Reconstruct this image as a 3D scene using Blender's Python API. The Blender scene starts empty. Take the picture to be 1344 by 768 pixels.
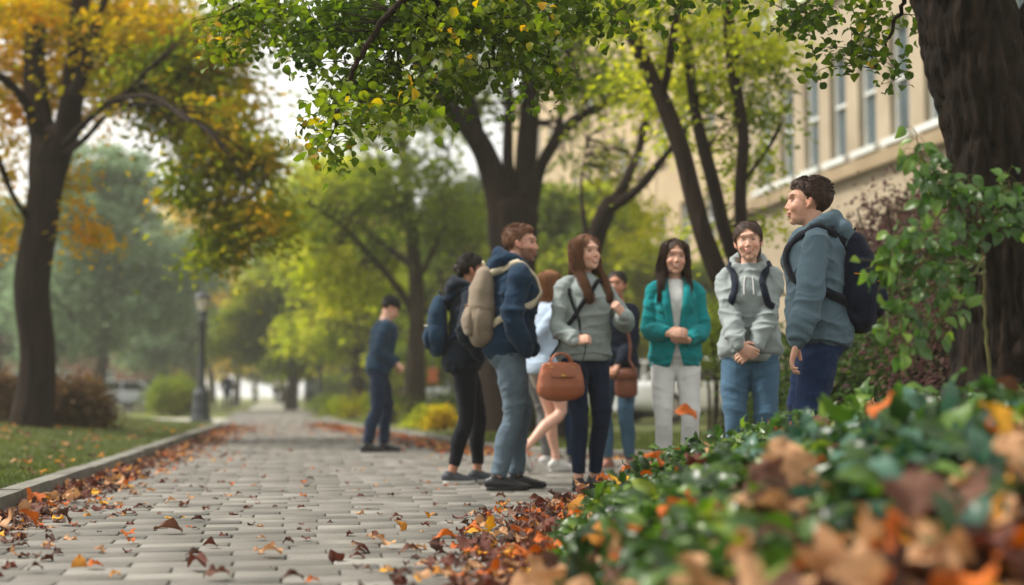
import bpy, math, random
import numpy as np
from mathutils import Vector, Matrix, Euler
R = math.radians
random.seed(7); RNG = np.random.default_rng(7)
SC = bpy.context.scene
COL = SC.collection

# ------------------------------------------------------------------ camera
FPX = 1867.0                       # focal length in photo pixels (50 mm on a 36 mm frame)
CAMZ = 0.65
PITCH = math.atan(136.0 / FPX)
cd = bpy.data.cameras.new('camera'); cam = bpy.data.objects.new('camera', cd); COL.objects.link(cam)
cam.location = (0, 0, CAMZ); cam.rotation_euler = (R(90) + PITCH, 0, 0)
cd.sensor_width = 36.0; cd.lens = 50.0; cd.clip_start = 0.05; cd.clip_end = 2000
cd.dof.use_dof = True; cd.dof.focus_distance = 7.0; cd.dof.aperture_fstop = 1.22; cd.dof.aperture_blades = 0
SC.camera = cam

# ------------------------------------------------------------------ sky, sun, exposure
SUN_EL, SUN_AZ = R(50), R(-80)     # azimuth from +Y towards +X
w = bpy.data.worlds.new('World'); SC.world = w; w.use_nodes = True
nt = w.node_tree; nt.nodes.clear()
sky = nt.nodes.new('ShaderNodeTexSky'); sky.sky_type = 'NISHITA'; sky.sun_disc = False
sky.sun_elevation = SUN_EL; sky.sun_rotation = SUN_AZ; sky.air_density = 1.0; sky.dust_density = 2.5
tc = nt.nodes.new('ShaderNodeTexCoord'); no = nt.nodes.new('ShaderNodeTexNoise'); no.inputs['Scale'].default_value = 3.0; no.inputs['Detail'].default_value = 5
mr = nt.nodes.new('ShaderNodeMapRange'); mr.inputs[1].default_value = .35; mr.inputs[2].default_value = .6; mr.inputs[3].default_value = .72; mr.inputs[4].default_value = .95
mx = nt.nodes.new('ShaderNodeMix'); mx.data_type = 'RGBA'; mx.inputs[7].default_value = (12.9, 12.7, 12.2, 1)
bg = nt.nodes.new('ShaderNodeBackground'); bg.inputs[1].default_value = 0.078
wo = nt.nodes.new('ShaderNodeOutputWorld')
nt.links.new(tc.outputs['Generated'], no.inputs['Vector']); nt.links.new(no.outputs['Fac'], mr.inputs[0]); nt.links.new(mr.outputs[0], mx.inputs[0])
nt.links.new(sky.outputs[0], mx.inputs[6]); nt.links.new(mx.outputs[2], bg.inputs[0]); nt.links.new(bg.outputs[0], wo.inputs[0])
sl = bpy.data.lights.new('sun', 'SUN'); sl.energy = 4.2; sl.angle = R(10); sl.color = (1.0, .94, .86)
so = bpy.data.objects.new('sun', sl); COL.objects.link(so)
sd = Vector((math.sin(SUN_AZ) * math.cos(SUN_EL), math.cos(SUN_AZ) * math.cos(SUN_EL), math.sin(SUN_EL)))
so.rotation_euler = sd.to_track_quat('Z', 'Y').to_euler(); so.location = sd * 60
SC.view_settings.view_transform = 'Standard'; SC.view_settings.look = 'None'
SC.view_settings.gamma = 1; SC.view_settings.exposure = 0.62
SC.render.engine = 'CYCLES'
cy = SC.cycles; cy.use_denoising = True; cy.max_bounces = 7; cy.diffuse_bounces = 3; cy.glossy_bounces = 2
cy.transmission_bounces = 4; cy.transparent_max_bounces = 6; cy.volume_bounces = 1; cy.use_adaptive_sampling = True
cy.sample_clamp_indirect = 4; cy.caustics_reflective = False; cy.caustics_refractive = False
SC.render.use_persistent_data = False

# ------------------------------------------------------------------ placing
def W(px, py, d):
    """point at world distance d (along +Y) seen at photo pixel px, py"""
    u = (px - 672) / FPX; v = (384 - py) / FPX
    c, s = math.cos(PITCH), math.sin(PITCH)
    y = c - v * s; z = s + v * c
    k = d / y
    return np.array((u * k, d, CAMZ + z * k))
def G(px, py, z=0.0):
    u = (px - 672) / FPX; v = (384 - py) / FPX
    c, s = math.cos(PITCH), math.sin(PITCH)
    k = (z - CAMZ) / (s + v * c)
    return np.array((u * k, (c - v * s) * k, z))

# ------------------------------------------------------------------ noise
def _h(a):
    a = (a ^ (a >> 16)) * np.uint32(0x45d9f3b); a = (a ^ (a >> 16)) * np.uint32(0x45d9f3b)
    return (a ^ (a >> 16)).astype(np.float64) / 4294967295.0
def vnoise(P):
    P = np.asarray(P, float); I = np.floor(P).astype(np.int64); F = P - I; F = F * F * (3 - 2 * F)
    out = 0
    for dx in (0, 1):
        for dy in (0, 1):
            for dz in (0, 1):
                k = ((I[:, 0] + dx) * 73856093 ^ (I[:, 1] + dy) * 19349663 ^ (I[:, 2] + dz) * 83492791) & 0xffffffff
                h = _h(k.astype(np.uint32))
                wgt = (F[:, 0] if dx else 1 - F[:, 0]) * (F[:, 1] if dy else 1 - F[:, 1]) * (F[:, 2] if dz else 1 - F[:, 2])
                out = out + h * wgt
    return out
def smooth01(x): x = np.clip(x, 0, 1); return x * x * (3 - 2 * x)

# ------------------------------------------------------------------ materials
def C(h, k=1.0):
    h = h.lstrip('#'); v = [int(h[i:i + 2], 16) / 255 for i in (0, 2, 4)]
    return tuple([k * (x / 12.92 if x <= .04045 else ((x + .055) / 1.055) ** 2.4) for x in v] + [1.0])
_M = {}
def N(nt, t, **kw):
    n = nt.nodes.new(t)
    for k, v in kw.items():
        if k in n.inputs: n.inputs[k].default_value = v
        else: setattr(n, k, v)
    return n
def mat(name, col, rough=.8, col2=None, nscale=8, bump=.0, bscale=60, spec=.3, metal=0, sheen=0, trans=0, island=None, vec='Object', stretch=None, bdist=.01, attr=None, coat=0, emit=None, detail=4):
    if name in _M: return _M[name]
    m = bpy.data.materials.new(name); m.use_nodes = True; t = m.node_tree
    b = t.nodes['Principled BSDF']; out = t.nodes['Material Output']
    b.inputs['Roughness'].default_value = rough; b.inputs['Specular IOR Level'].default_value = spec; b.inputs['Metallic'].default_value = metal
    if sheen: b.inputs['Sheen Weight'].default_value = sheen
    if coat: b.inputs['Coat Weight'].default_value = coat
    b.inputs['Base Color'].default_value = col
    if emit: b.inputs['Emission Color'].default_value = emit[0]; b.inputs['Emission Strength'].default_value = emit[1]
    src = None
    tcn = N(t, 'ShaderNodeTexCoord'); vo = tcn.outputs[vec]
    if stretch:
        mp = N(t, 'ShaderNodeMapping'); mp.inputs['Scale'].default_value = stretch; t.links.new(vo, mp.inputs[0]); vo = mp.outputs[0]
    if attr:
        a = N(t, 'ShaderNodeAttribute', attribute_name=attr); src = a.outputs['Color']
    if island:
        g = N(t, 'ShaderNodeNewGeometry'); r = N(t, 'ShaderNodeValToRGB'); cr = r.color_ramp
        cr.elements[0].color = island[0][1]; cr.elements[0].position = island[0][0]
        cr.elements[1].color = island[1][1]; cr.elements[1].position = island[1][0]
        for p, c in island[2:]: e = cr.elements.new(p); e.color = c
        nn = N(t, 'ShaderNodeTexNoise'); nn.inputs['Scale'].default_value = nscale; nn.inputs['Detail'].default_value = 2; t.links.new(tcn.outputs['Object'], nn.inputs[0])
        m1 = N(t, 'ShaderNodeMath', operation='MULTIPLY_ADD'); m1.inputs[1].default_value = .45; t.links.new(g.outputs['Random Per Island'], m1.inputs[0])
        m2 = N(t, 'ShaderNodeMath', operation='MULTIPLY_ADD'); m2.inputs[1].default_value = 1.7; m2.inputs[2].default_value = -.58; t.links.new(nn.outputs[0], m2.inputs[0]); t.links.new(m2.outputs[0], m1.inputs[2])
        t.links.new(m1.outputs[0], r.inputs[0]); src = r.outputs[0]
    elif col2 is not None:
        nn = N(t, 'ShaderNodeTexNoise'); nn.inputs['Scale'].default_value = nscale; nn.inputs['Detail'].default_value = detail; nn.inputs['Roughness'].default_value = .6; t.links.new(vo, nn.inputs[0])
        rr = N(t, 'ShaderNodeMapRange'); rr.inputs[1].default_value = .32; rr.inputs[2].default_value = .68; t.links.new(nn.outputs[0], rr.inputs[0])
        mm = N(t, 'ShaderNodeMix', data_type='RGBA'); mm.inputs[6].default_value = col; mm.inputs[7].default_value = col2; t.links.new(rr.outputs[0], mm.inputs[0]); src = mm.outputs[2]
    if src is not None: t.links.new(src, b.inputs['Base Color'])
    if bump:
        nb = N(t, 'ShaderNodeTexNoise'); nb.inputs['Scale'].default_value = bscale; nb.inputs['Detail'].default_value = 4; t.links.new(vo, nb.inputs[0])
        bp = N(t, 'ShaderNodeBump'); bp.inputs['Strength'].default_value = bump; bp.inputs['Distance'].default_value = bdist; t.links.new(nb.outputs[0], bp.inputs['Height']); t.links.new(bp.outputs[0], b.inputs['Normal'])
    if trans:
        tr = N(t, 'ShaderNodeBsdfTranslucent'); ms = N(t, 'ShaderNodeMixShader'); ms.inputs[0].default_value = trans
        if src is not None:
            hs = N(t, 'ShaderNodeHueSaturation'); hs.inputs['Value'].default_value = 1.5; hs.inputs['Saturation'].default_value = 1.1; t.links.new(src, hs.inputs['Color']); t.links.new(hs.outputs[0], tr.inputs[0])
        else: tr.inputs[0].default_value = col
        t.links.new(b.outputs[0], ms.inputs[1]); t.links.new(tr.outputs[0], ms.inputs[2]); t.links.new(ms.outputs[0], out.inputs[0])
    _M[name] = m; return m

# ------------------------------------------------------------------ mesh helpers
class MB:
    def __init__(s): s.V = []; s.F = []; s.M = []; s.n = 0
    def add(s, V, F, mi=0):
        V = np.asarray(V, float).reshape(-1, 3); s.V.append(V)
        for f in F: s.F.append(tuple(int(i) + s.n for i in f)); s.M.append(mi)
        s.n += len(V); return s
    def verts(s): return np.concatenate(s.V) if s.V else np.zeros((0, 3))
    def box(s, c, d, rz=0, mi=0, taper=1.0, M=None):
        x, y, z = d[0] / 2, d[1] / 2, d[2] / 2
        V = np.array([(-x, -y, -z), (x, -y, -z), (x, y, -z), (-x, y, -z), (-x * taper, -y * taper, z), (x * taper, -y * taper, z), (x * taper, y * taper, z), (-x * taper, y * taper, z)])
        if rz: V = V @ np.array(Matrix.Rotation(rz, 3, 'Z')).T
        if M is not None: V = V @ np.array(M).T
        return s.add(V + np.asarray(c, float), [(0, 3, 2, 1), (4, 5, 6, 7), (0, 1, 5, 4), (1, 2, 6, 5), (2, 3, 7, 6), (3, 0, 4, 7)], mi)
    def ell(s, c, r, M=None, nu=18, nv=12, mi=0, p=1.0):
        V = [(0, 0, 1)]
        for j in range(1, nv):
            t = math.pi * j / nv
            for i in range(nu):
                a = 2 * math.pi * i / nu
                V.append((math.sin(t) * math.cos(a), math.sin(t) * math.sin(a), math.cos(t)))
        V.append((0, 0, -1)); V = np.array(V)
        if p != 1: V = np.sign(V) * np.abs(V) ** p
        V = V * np.asarray(r, float)
        if M is not None: V = V @ np.array(M).T
        F = [(0, 1 + i, 1 + (i + 1) % nu) for i in range(nu)]
        for j in range(nv - 2):
            for i in range(nu):
                a = 1 + j * nu + i; b = 1 + j * nu + (i + 1) % nu; F.append((a, a + nu, b + nu, b))
        L = len(V) - 1; q = 1 + (nv - 2) * nu
        F += [(L, q + (i + 1) % nu, q + i) for i in range(nu)]
        return s.add(V + np.asarray(c, float), F, mi)
    def tube(s, P, ra, rb=None, ref=(1, 0, 0), n=16, cap='round', mi=0, res=None, sq=1.0, phase=0.0):
        P = np.asarray(P, float); ra = np.broadcast_to(np.asarray(ra, float), (len(P),)).copy()
        rb = ra.copy() if rb is None else np.broadcast_to(np.asarray(rb, float), (len(P),)).copy()
        if res:
            P, ra, rb = spline(P, ra, rb, res)
        T = np.gradient(P, axis=0) if len(P) > 2 else np.repeat([P[1] - P[0]], 2, 0)
        T /= np.linalg.norm(T, axis=1)[:, None] + 1e-12
        u = np.asarray(ref, float)
        rings = []
        def ring(p, t, a, b, u):
            u = u - t * np.dot(u, t)
            if np.linalg.norm(u) < 1e-3: u = np.cross(t, (0.3, .8, .5))
            u = u / np.linalg.norm(u); v = np.cross(t, u)
            an = np.linspace(0, 2 * np.pi, n, endpoint=False) + phase; ca, sa = np.cos(an), np.sin(an)
            if sq != 1: ca = np.sign(ca) * np.abs(ca) ** sq; sa = np.sign(sa) * np.abs(sa) ** sq
            return p + np.outer(ca * a, u) + np.outer(sa * b, v), u
        if cap == 'round':
            for k in (80, 50, 22):
                k = R(k); rr, _ = ring(P[0] - T[0] * math.sin(k) * min(ra[0], rb[0]), T[0], ra[0] * math.cos(k), rb[0] * math.cos(k), u); rings.append(rr)
        for i in range(len(P)):
            rr, un = ring(P[i], T[i], ra[i], rb[i], u)
            if len(P) > 3 and ref is None: u = un
            u = un if abs(np.dot(np.asarray(ref, float), T[i])) > .9 * np.linalg.norm(ref) else np.asarray(ref, float)
            rings.append(rr)
        if cap == 'round':
            for k in (22, 50, 80):
                k = R(k); rr, _ = ring(P[-1] + T[-1] * math.sin(k) * min(ra[-1], rb[-1]), T[-1], ra[-1] * math.cos(k), rb[-1] * math.cos(k), u); rings.append(rr)
        m = len(rings); F = []
        for j in range(m - 1):
            for i in range(n):
                a = j * n + i; b = j * n + (i + 1) % n; F.append((a, b, b + n, a + n))
        if cap != 'open':
            F.append(tuple(range(n - 1, -1, -1))); F.append(tuple((m - 1) * n + i for i in range(n)))
        return s.add(np.concatenate(rings), F, mi)
    def lathe(s, prof, c=(0, 0, 0), n=24, mi=0):
        V = []; F = []
        for r, z in prof:
            for i in range(n):
                a = 2 * math.pi * i / n; V.append((c[0] + r * math.cos(a), c[1] + r * math.sin(a), c[2] + z))
        for j in range(len(prof) - 1):
            for i in range(n):
                a = j * n + i; b = j * n + (i + 1) % n; F.append((a, b, b + n, a + n))
        F.append(tuple(range(n - 1, -1, -1))); F.append(tuple((len(prof) - 1) * n + i for i in range(n)))
        return s.add(V, F, mi)
    def mesh(s, name, mats=()):
        me = bpy.data.meshes.new(name); me.from_pydata(s.verts().tolist(), [], s.F)
        for m in mats: me.materials.append(m)
        if len(mats) > 1: me.polygons.foreach_set('material_index', s.M)
        me.update(); return me
    def build(s, name, mats, parent=None, smooth=True, bevel=0, off=None):
        if not isinstance(mats, (list, tuple)): mats = [mats]
        if off is not None: s.V = [v - np.asarray(off) for v in s.V]
        me = s.mesh(name, mats)
        if smooth: me.polygons.foreach_set('use_smooth', [True] * len(me.polygons))
        o = bpy.data.objects.new(name, me); COL.objects.link(o)
        if bevel:
            b = o.modifiers.new('bevel', 'BEVEL'); b.width = bevel; b.segments = 2; b.limit_method = 'ANGLE'
        if parent is not None: o.parent = parent
        return o
def spline(P, ra, rb, res):
    n = len(P); t = np.arange(n); tt = np.linspace(0, n - 1, (n - 1) * res + 1)
    Q = np.vstack([2 * P[0] - P[1], P, 2 * P[-1] - P[-2]]); out = []
    for x in tt:
        i = min(int(x), n - 2); f = x - i; p0, p1, p2, p3 = Q[i], Q[i + 1], Q[i + 2], Q[i + 3]
        out.append(.5 * ((2 * p1) + (-p0 + p2) * f + (2 * p0 - 5 * p1 + 4 * p2 - p3) * f * f + (-p0 + 3 * p1 - 3 * p2 + p3) * f ** 3))
    return np.array(out), np.interp(tt, t, ra), np.interp(tt, t, rb)
def np_mesh(name, V, F, mats, parent=None, smooth=False, loc=None, matidx=None):
    """fast mesh from an (n,3) vertex array and an (m,k) face array"""
    me = bpy.data.meshes.new(name); V = np.asarray(V, np.float32); F = np.asarray(F, np.int32)
    me.vertices.add(len(V)); me.vertices.foreach_set('co', V.ravel())
    me.loops.add(F.size); me.loops.foreach_set('vertex_index', F.ravel())
    me.polygons.add(len(F)); me.polygons.foreach_set('loop_start', np.arange(0, F.size, F.shape[1], dtype=np.int32))
    if not isinstance(mats, (list, tuple)): mats = [mats]
    for m in mats: me.materials.append(m)
    if matidx is not None: me.polygons.foreach_set('material_index', np.asarray(matidx, np.int32))
    me.update(calc_edges=True); me.validate()
    if smooth: me.polygons.foreach_set('use_smooth', np.ones(len(me.polygons), bool))
    o = bpy.data.objects.new(name, me); COL.objects.link(o)
    if parent is not None: o.parent = parent
    if loc is not None: o.location = loc
    return o
def remesh(mb, voxel, smooth=4, fac=.5):
    """union of all the closed pieces in mb as one continuous skin: (verts, quads)"""
    me = mb.mesh('tmp'); o = bpy.data.objects.new('tmp', me); COL.objects.link(o)
    r = o.modifiers.new('r', 'REMESH'); r.mode = 'VOXEL'; r.voxel_size = voxel
    if smooth: q = o.modifiers.new('s', 'SMOOTH'); q.factor = fac; q.iterations = smooth
    dg = bpy.context.evaluated_depsgraph_get(); dg.update()
    e = o.evaluated_get(dg); m2 = e.to_mesh()
    V = np.empty(len(m2.vertices) * 3); m2.vertices.foreach_get('co', V); V = V.reshape(-1, 3)
    NN = np.empty(len(m2.vertices) * 3); m2.vertices.foreach_get('normal', NN); NN = NN.reshape(-1, 3)
    F = np.array([tuple(p.vertices) if len(p.vertices) == 4 else tuple(p.vertices) + (p.vertices[-1],) for p in m2.polygons]) if any(len(p.vertices) != 4 for p in m2.polygons) else np.array([0])
    if F.ndim == 1:
        F = np.empty(len(m2.polygons) * 4, np.int32); m2.loops.foreach_get('vertex_index', F); F = F.reshape(-1, 4)
    e.to_mesh_clear(); bpy.data.objects.remove(o); bpy.data.meshes.remove(me)
    return V, F, NN
def thing(name, label, cat, loc=(0, 0, 0), rz=0, group=None, s=1.0):
    o = bpy.data.objects.new(name, None); COL.objects.link(o); o.location = loc; o.rotation_euler = (0, 0, rz); o.scale = (s, s, s)
    o.empty_display_size = .1
    return tag(o, label, cat, group)
def tag(o, label, cat, group=None, kind=None):
    if label: o['label'] = label
    if cat: o['category'] = cat
    if group: o['group'] = group
    if kind: o['kind'] = kind
    return o
def struct(o): o['kind'] = 'structure'; return o
def dup(root, loc, rz=None, label=None, group=None, s=None):
    r = root.copy(); COL.objects.link(r); r.location = loc
    if rz is not None: r.rotation_euler = (0, 0, rz)
    if s is not None: r.scale = s if isinstance(s, tuple) else (s, s, s)
    if label: r['label'] = label
    if group: r['group'] = group
    for ch in list(root.children):
        c = ch.copy(); COL.objects.link(c); c.parent = r
        for g in list(ch.children):
            d = g.copy(); COL.objects.link(d); d.parent = c
    return r
def unit(v): v = np.asarray(v, float); return v / (np.linalg.norm(v, axis=-1, keepdims=True) + 1e-12)

# leaf templates: x across, y along, z up
def leaf_tpl(nx=3, ny=5, L=1.0, Wd=.5, fold=.25, curl=.2, lobes=0, tip=.9, twist=0., wav=0., asym=0.):
    xs = np.linspace(-1, 1, nx); ts = np.linspace(0, 1, ny); V = []
    for t in ts:
        wd = math.sin(math.pi * min(1, t ** .75)) ** .8 * Wd / 2 if 0 < t < 1 else .012
        if lobes: wd *= (.62 + .55 * abs(math.cos(lobes * math.pi * t)))
        for x in xs:
            X = x * wd * (1 + asym * x); Y = t * L - (abs(x) ** 2) * .0
            Z = fold * abs(X) - curl * (t - .45) ** 2 + twist * X * (t - .5) + wav * math.sin(9 * t + 2 * x) * abs(x)
            V.append((X, Y, Z))
    F = [(j * nx + i, j * nx + i + 1, (j + 1) * nx + i + 1, (j + 1) * nx + i) for j in range(ny - 1) for i in range(nx - 1)]
    return np.array(V), np.array(F)
def scatter(tplV, tplF, P, size, D, U):
    """copies of a leaf at points P, pointing along D, upper side towards U"""
    D = unit(D); X = unit(np.cross(D, U)); Z = np.cross(X, D); n = len(P); k = len(tplV)
    V = (tplV[None, :, 0, None] * X[:, None] + tplV[None, :, 1, None] * D[:, None] + tplV[None, :, 2, None] * Z[:, None]) * np.asarray(size).reshape(-1, 1, 1) + P[:, None]
    F = tplF[None] + (np.arange(n) * k)[:, None, None]
    return V.reshape(-1, 3), F.reshape(-1, tplF.shape[1])
QUAD = (np.array([(0, 0, 0), (-.3, .45, .06), (0, 1, -.08), (.3, .45, .06)]), np.array([(0, 3, 2, 1)]))
SMALL = leaf_tpl(3, 4, 1, .62, .3, .5)
def rdir(n, up=0.0, flat=1.0):
    v = RNG.normal(size=(n, 3)); v[:, 2] = v[:, 2] * flat + up; return unit(v)
# ------------------------------------------------------------------ ground, paths, kerbs
PD = unit(np.array((-.155, 1.0)))            # direction the path runs
LEFT = [(1.0, -1.78), (4.9, -2.34), (7.6, -2.73), (10.4, -3.14), (14.6, -3.75), (20, -4.53), (27, -5.54), (31, -6.2), (60, -11.2), (120, -21.5), (170, -30)]
RIGHT = [(1.0, 3.2), (9, 3.4), (12.6, 3.2), (14.1, 2.2), (15.2, .4), (17.5, -.5), (21.3, -1.28), (25, -2.2), (30.3, -3.6), (40, -5.3), (60, -8.6), (120, -18.5), (170, -26.5)]
lx = lambda y: np.interp(y, [a for a, b in LEFT], [b for a, b in LEFT])
rx = lambda y: np.interp(y, [a for a, b in RIGHT], [b for a, b in RIGHT])

m_soil = mat('grassy_ground', C('#4a5a28'), .95, C('#6b6a38'), .6, .6, 25, bdist=.03)
m_lawn = mat('lawn_turf', C('#3a4419'), .95, C('#525626'), .9, .8, 40, bdist=.03)
m_sand = mat('joint_sand', C('#4b4a45'), .95, C('#3a3935'), 12, .4, 90)
m_pave = mat('paver_stone', C('#8a8c8a'), .72, spec=.35, bump=.5, bscale=55, bdist=.008, nscale=2.2,
             island=[(0, C('#4c4a44')), (1, C('#7e7b73')), (.5, C('#65625b'))])
m_kerb = mat('kerb_stone', C('#7d7b72'), .9, C('#5a5850'), 3, .6, 50, bdist=.006)
m_conc = mat('concrete', C('#a9a69a'), .9, C('#8f8c80'), 1, .3, 30)
m_road = mat('asphalt', C('#4d4d4b'), .9, C('#5b5a57'), 1, .4, 60)

def sheet(name, pts, z, m, th=0.0):
    me = bpy.data.meshes.new(name); me.from_pydata([(x, y, z) for x, y in pts], [], [tuple(range(len(pts)))]); me.materials.append(m)
    o = bpy.data.objects.new(name, me); COL.objects.link(o); return struct(o)
g = sheet('ground', [(-400, -60), (400, -60), (400, 900), (-400, 900)], -.03, m_soil)
strip = [(x, y) for y, x in LEFT] + [(x, y) for y, x in reversed(RIGHT)]
V = []; F = []
ys = np.concatenate([np.arange(1, 60, 1.0), np.arange(60, 171, 5.0)])
for y in ys: V += [(lx(y), y, 0), (rx(y), y, 0)]
F = [(2 * i, 2 * i + 1, 2 * i + 3, 2 * i + 2) for i in range(len(ys) - 1)]
struct(np_mesh('path_base', V, F, m_sand))
# pavers: .45 x .225 slabs in stretcher rows across the path, each a little uneven
perp = np.array((PD[1], -PD[0]))
T = []; bt = .005
for z, i in ((-.02, 0), (.010, 0), (.016, bt)):
    T += [(-1, -1, z, i), (1, -1, z, i), (1, 1, z, i), (-1, 1, z, i)]
T = np.array(T)
PF = [(0, 1, 5, 4), (1, 2, 6, 5), (2, 3, 7, 6), (3, 0, 4, 7), (4, 5, 9, 8), (5, 6, 10, 9), (6, 7, 11, 10), (7, 4, 8, 11), (8, 9, 10, 11)]
PF = np.array(PF); PVs = []; n = 0; PFs = []
o0 = np.array((0.0, 1.0))
row = 0; s = 0.0; pw, ph, gp = .38, .18, .008
while s < 64:
    if s > 30: ph = .36; pw = .76
    c0 = o0 + PD * s + PD * ph / 2; off = (row % 2) * pw / 2 + random.uniform(-.04, .04)
    for k in range(-40, 30):
        c = c0 + perp * (k * pw + off)
        if not (lx(c[1]) - .1 < c[0] < rx(c[1]) + .02): continue
        hw, hh = pw / 2 - gp / 2, ph / 2 - gp / 2
        X = T[:, 0] * (hw - T[:, 3]); Y = T[:, 1] * (hh - T[:, 3])
        z = T[:, 2] + random.uniform(-.002, .002) + X * random.gauss(0, .004) + Y * random.gauss(0, .006)
        a = random.gauss(0, .006)
        Xr = X * math.cos(a) - Y * math.sin(a); Yr = X * math.sin(a) + Y * math.cos(a)
        P = c[None] + np.outer(Xr, perp) + np.outer(Yr, PD)
        PVs.append(np.column_stack([P, z])); PFs.append(PF + n); n += 12
    s += ph; row += 1
struct(np_mesh('path', np.concatenate(PVs), np.concatenate(PFs), m_pave))
sheet('far_path', [(lx(62), 62), (rx(62), 62), (rx(168), 168), (lx(168), 168)], .02, m_conc)

def kerb(name, fn, y0, y1, side, wd=.13, h=.11, step=.9):
    mb = MB(); y = y0
    while y < y1:
        a = np.array((fn(y), y)); b = np.array((fn(min(y + step, y1)), min(y + step, y1)))
        d = unit(b - a); nrm = np.array((d[1], -d[0])) * side
        a2 = a + d * .004; b2 = b - d * .004; dz = random.uniform(-.006, .006)
        q = [a2, b2, b2 + nrm * wd, a2 + nrm * wd]; V = [(p[0], p[1], -.03) for p in q] + [(p[0], p[1], h + dz) for p in q]
        mb.add(V, [(0, 3, 2, 1), (4, 5, 6, 7), (0, 1, 5, 4), (1, 2, 6, 5), (2, 3, 7, 6), (3, 0, 4, 7)])
        y += step
    o = mb.build(name, m_kerb, None, False, .012); return struct(o)
kerb('kerb', lambda y: lx(y) - .0, 2, 29, -1)
kerb('kerb', lambda y: rx(y), 12.4, 40, 1, h=.09)
# corner of the left kerb running off along the side path
mb = MB()
cpts = [np.array((lx(29), 29.)), np.array((lx(29) - .25, 30.)), np.array((lx(29) - 1.2, 30.9)), np.array((-9.5, 31.4)), np.array((-30, 33.))]
for a, b in zip(cpts[:-1], cpts[1:]):
    d = unit(b - a); nr = np.array((-d[1], d[0])); q = [a, b, b + nr * .13, a + nr * .13]
    mb.add([(p[0], p[1], -.03) for p in q] + [(p[0], p[1], .1) for p in q], [(0, 3, 2, 1), (4, 5, 6, 7), (0, 1, 5, 4), (1, 2, 6, 5), (2, 3, 7, 6), (3, 0, 4, 7)])
struct(mb.build('kerb', m_kerb, None, False, .01))
sheet('side_path', [(-60, 39), (-6.9, 34), (-8.0, 41), (-60, 46)], .012, m_conc)
sheet('road', [(-120, 66), (-13.5, 60), (-15.5, 76), (-120, 84)], .006, m_road)

def lawn_z(x, y): return .085 + .20 * smooth01((lx(y) - x) / 3.4) * smooth01((np.asarray(y) - 9) / 8.0) + .012 * np.sin(x * 1.3 + y * .7)
def lawn(name, x0f, x1f, y0, y1, ny, nx, zf, m):
    V = []; 
    for y in np.linspace(y0, y1, ny):
        a, b = x0f(y), x1f(y)
        for x in np.linspace(a, b, nx): V.append((x, y, float(zf(x, y))))
    F = [(j * nx + i, j * nx + i + 1, (j + 1) * nx + i + 1, (j + 1) * nx + i) for j in range(ny - 1) for i in range(nx - 1)]
    return struct(np_mesh(name, V, F, m, smooth=True))
lawn('lawn', lambda y: -34, lambda y: lx(y) - .12, 1, 30.3, 60, 50, lawn_z, m_lawn)
lawn('lawn', lambda y: rx(y) + .12, lambda y: 30., 12.6, 60, 50, 20, lambda x, y: .07, m_lawn)
lawn('lawn', lambda y: 3.25, lambda y: 30., 1, 12.6, 12, 12, lambda x, y: .05, m_soil)

# grass: near parts as real blades
m_grass = mat('grass_blade', C('#456b22'), .7, trans=.3, nscale=1.5, island=[(0, C('#334018')), (1, C('#7e7838')), (.5, C('#4a5820')), (.8, C('#626a2a'))])
def grass(n, xs, ys, zf, hmin, hmax):
    P = np.column_stack([xs, ys, zf(xs, ys)]); D = rdir(n, 1.6, .4); U = rdir(n, 0, .2)
    tV = np.array([(-.09, 0, 0), (.09, 0, 0), (.05, .6, .05), (0, 1, .18)]); tF = np.array([(0, 1, 2, 3)])
    return scatter(tV, tF, P, RNG.uniform(hmin, hmax, n), D, U)
n = 90000
yy = 5.5 + 25 * RNG.random(n) ** 1.7; xx = lx(yy) - .14 - (RNG.random(n) ** 1.0) * (1.5 + yy * .30)
V1, F1 = grass(n, xx, yy, lawn_z, .025, .06)
n2 = 14000; y2 = RNG.uniform(13.5, 22, n2); x2 = rx(y2) + .15 + RNG.random(n2) * 6
V2, F2 = grass(n2, x2, y2, lambda a, b: a * 0 + .07, .04, .09)
tag(np_mesh('grass', V1, F1, m_grass), 'short green grass of the lawn beside the left kerb', 'grass', kind='stuff')
tag(np_mesh('grass', V2, F2, m_grass), 'grass of the strip behind the standing group', 'grass', kind='stuff')

# ------------------------------------------------------------------ haze
m = bpy.data.materials.new('haze'); m.use_nodes = True; t = m.node_tree; t.nodes.clear()
pv = t.nodes.new('ShaderNodeVolumePrincipled'); pv.inputs['Color'].default_value = (1.0, .98, .91, 1); pv.inputs['Density'].default_value = .0010
mo = t.nodes.new('ShaderNodeOutputMaterial'); t.links.new(pv.outputs[0], mo.inputs['Volume'])
HAZE = True
if HAZE:
    hz = MB().box((0, 80, 20.4), (420, 400, 43.6)).build('haze', m, None, False)
    hz['kind'] = 'stuff'; hz['label'] = 'thin pale autumn haze over the far end of the path'; hz['category'] = 'haze'

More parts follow.
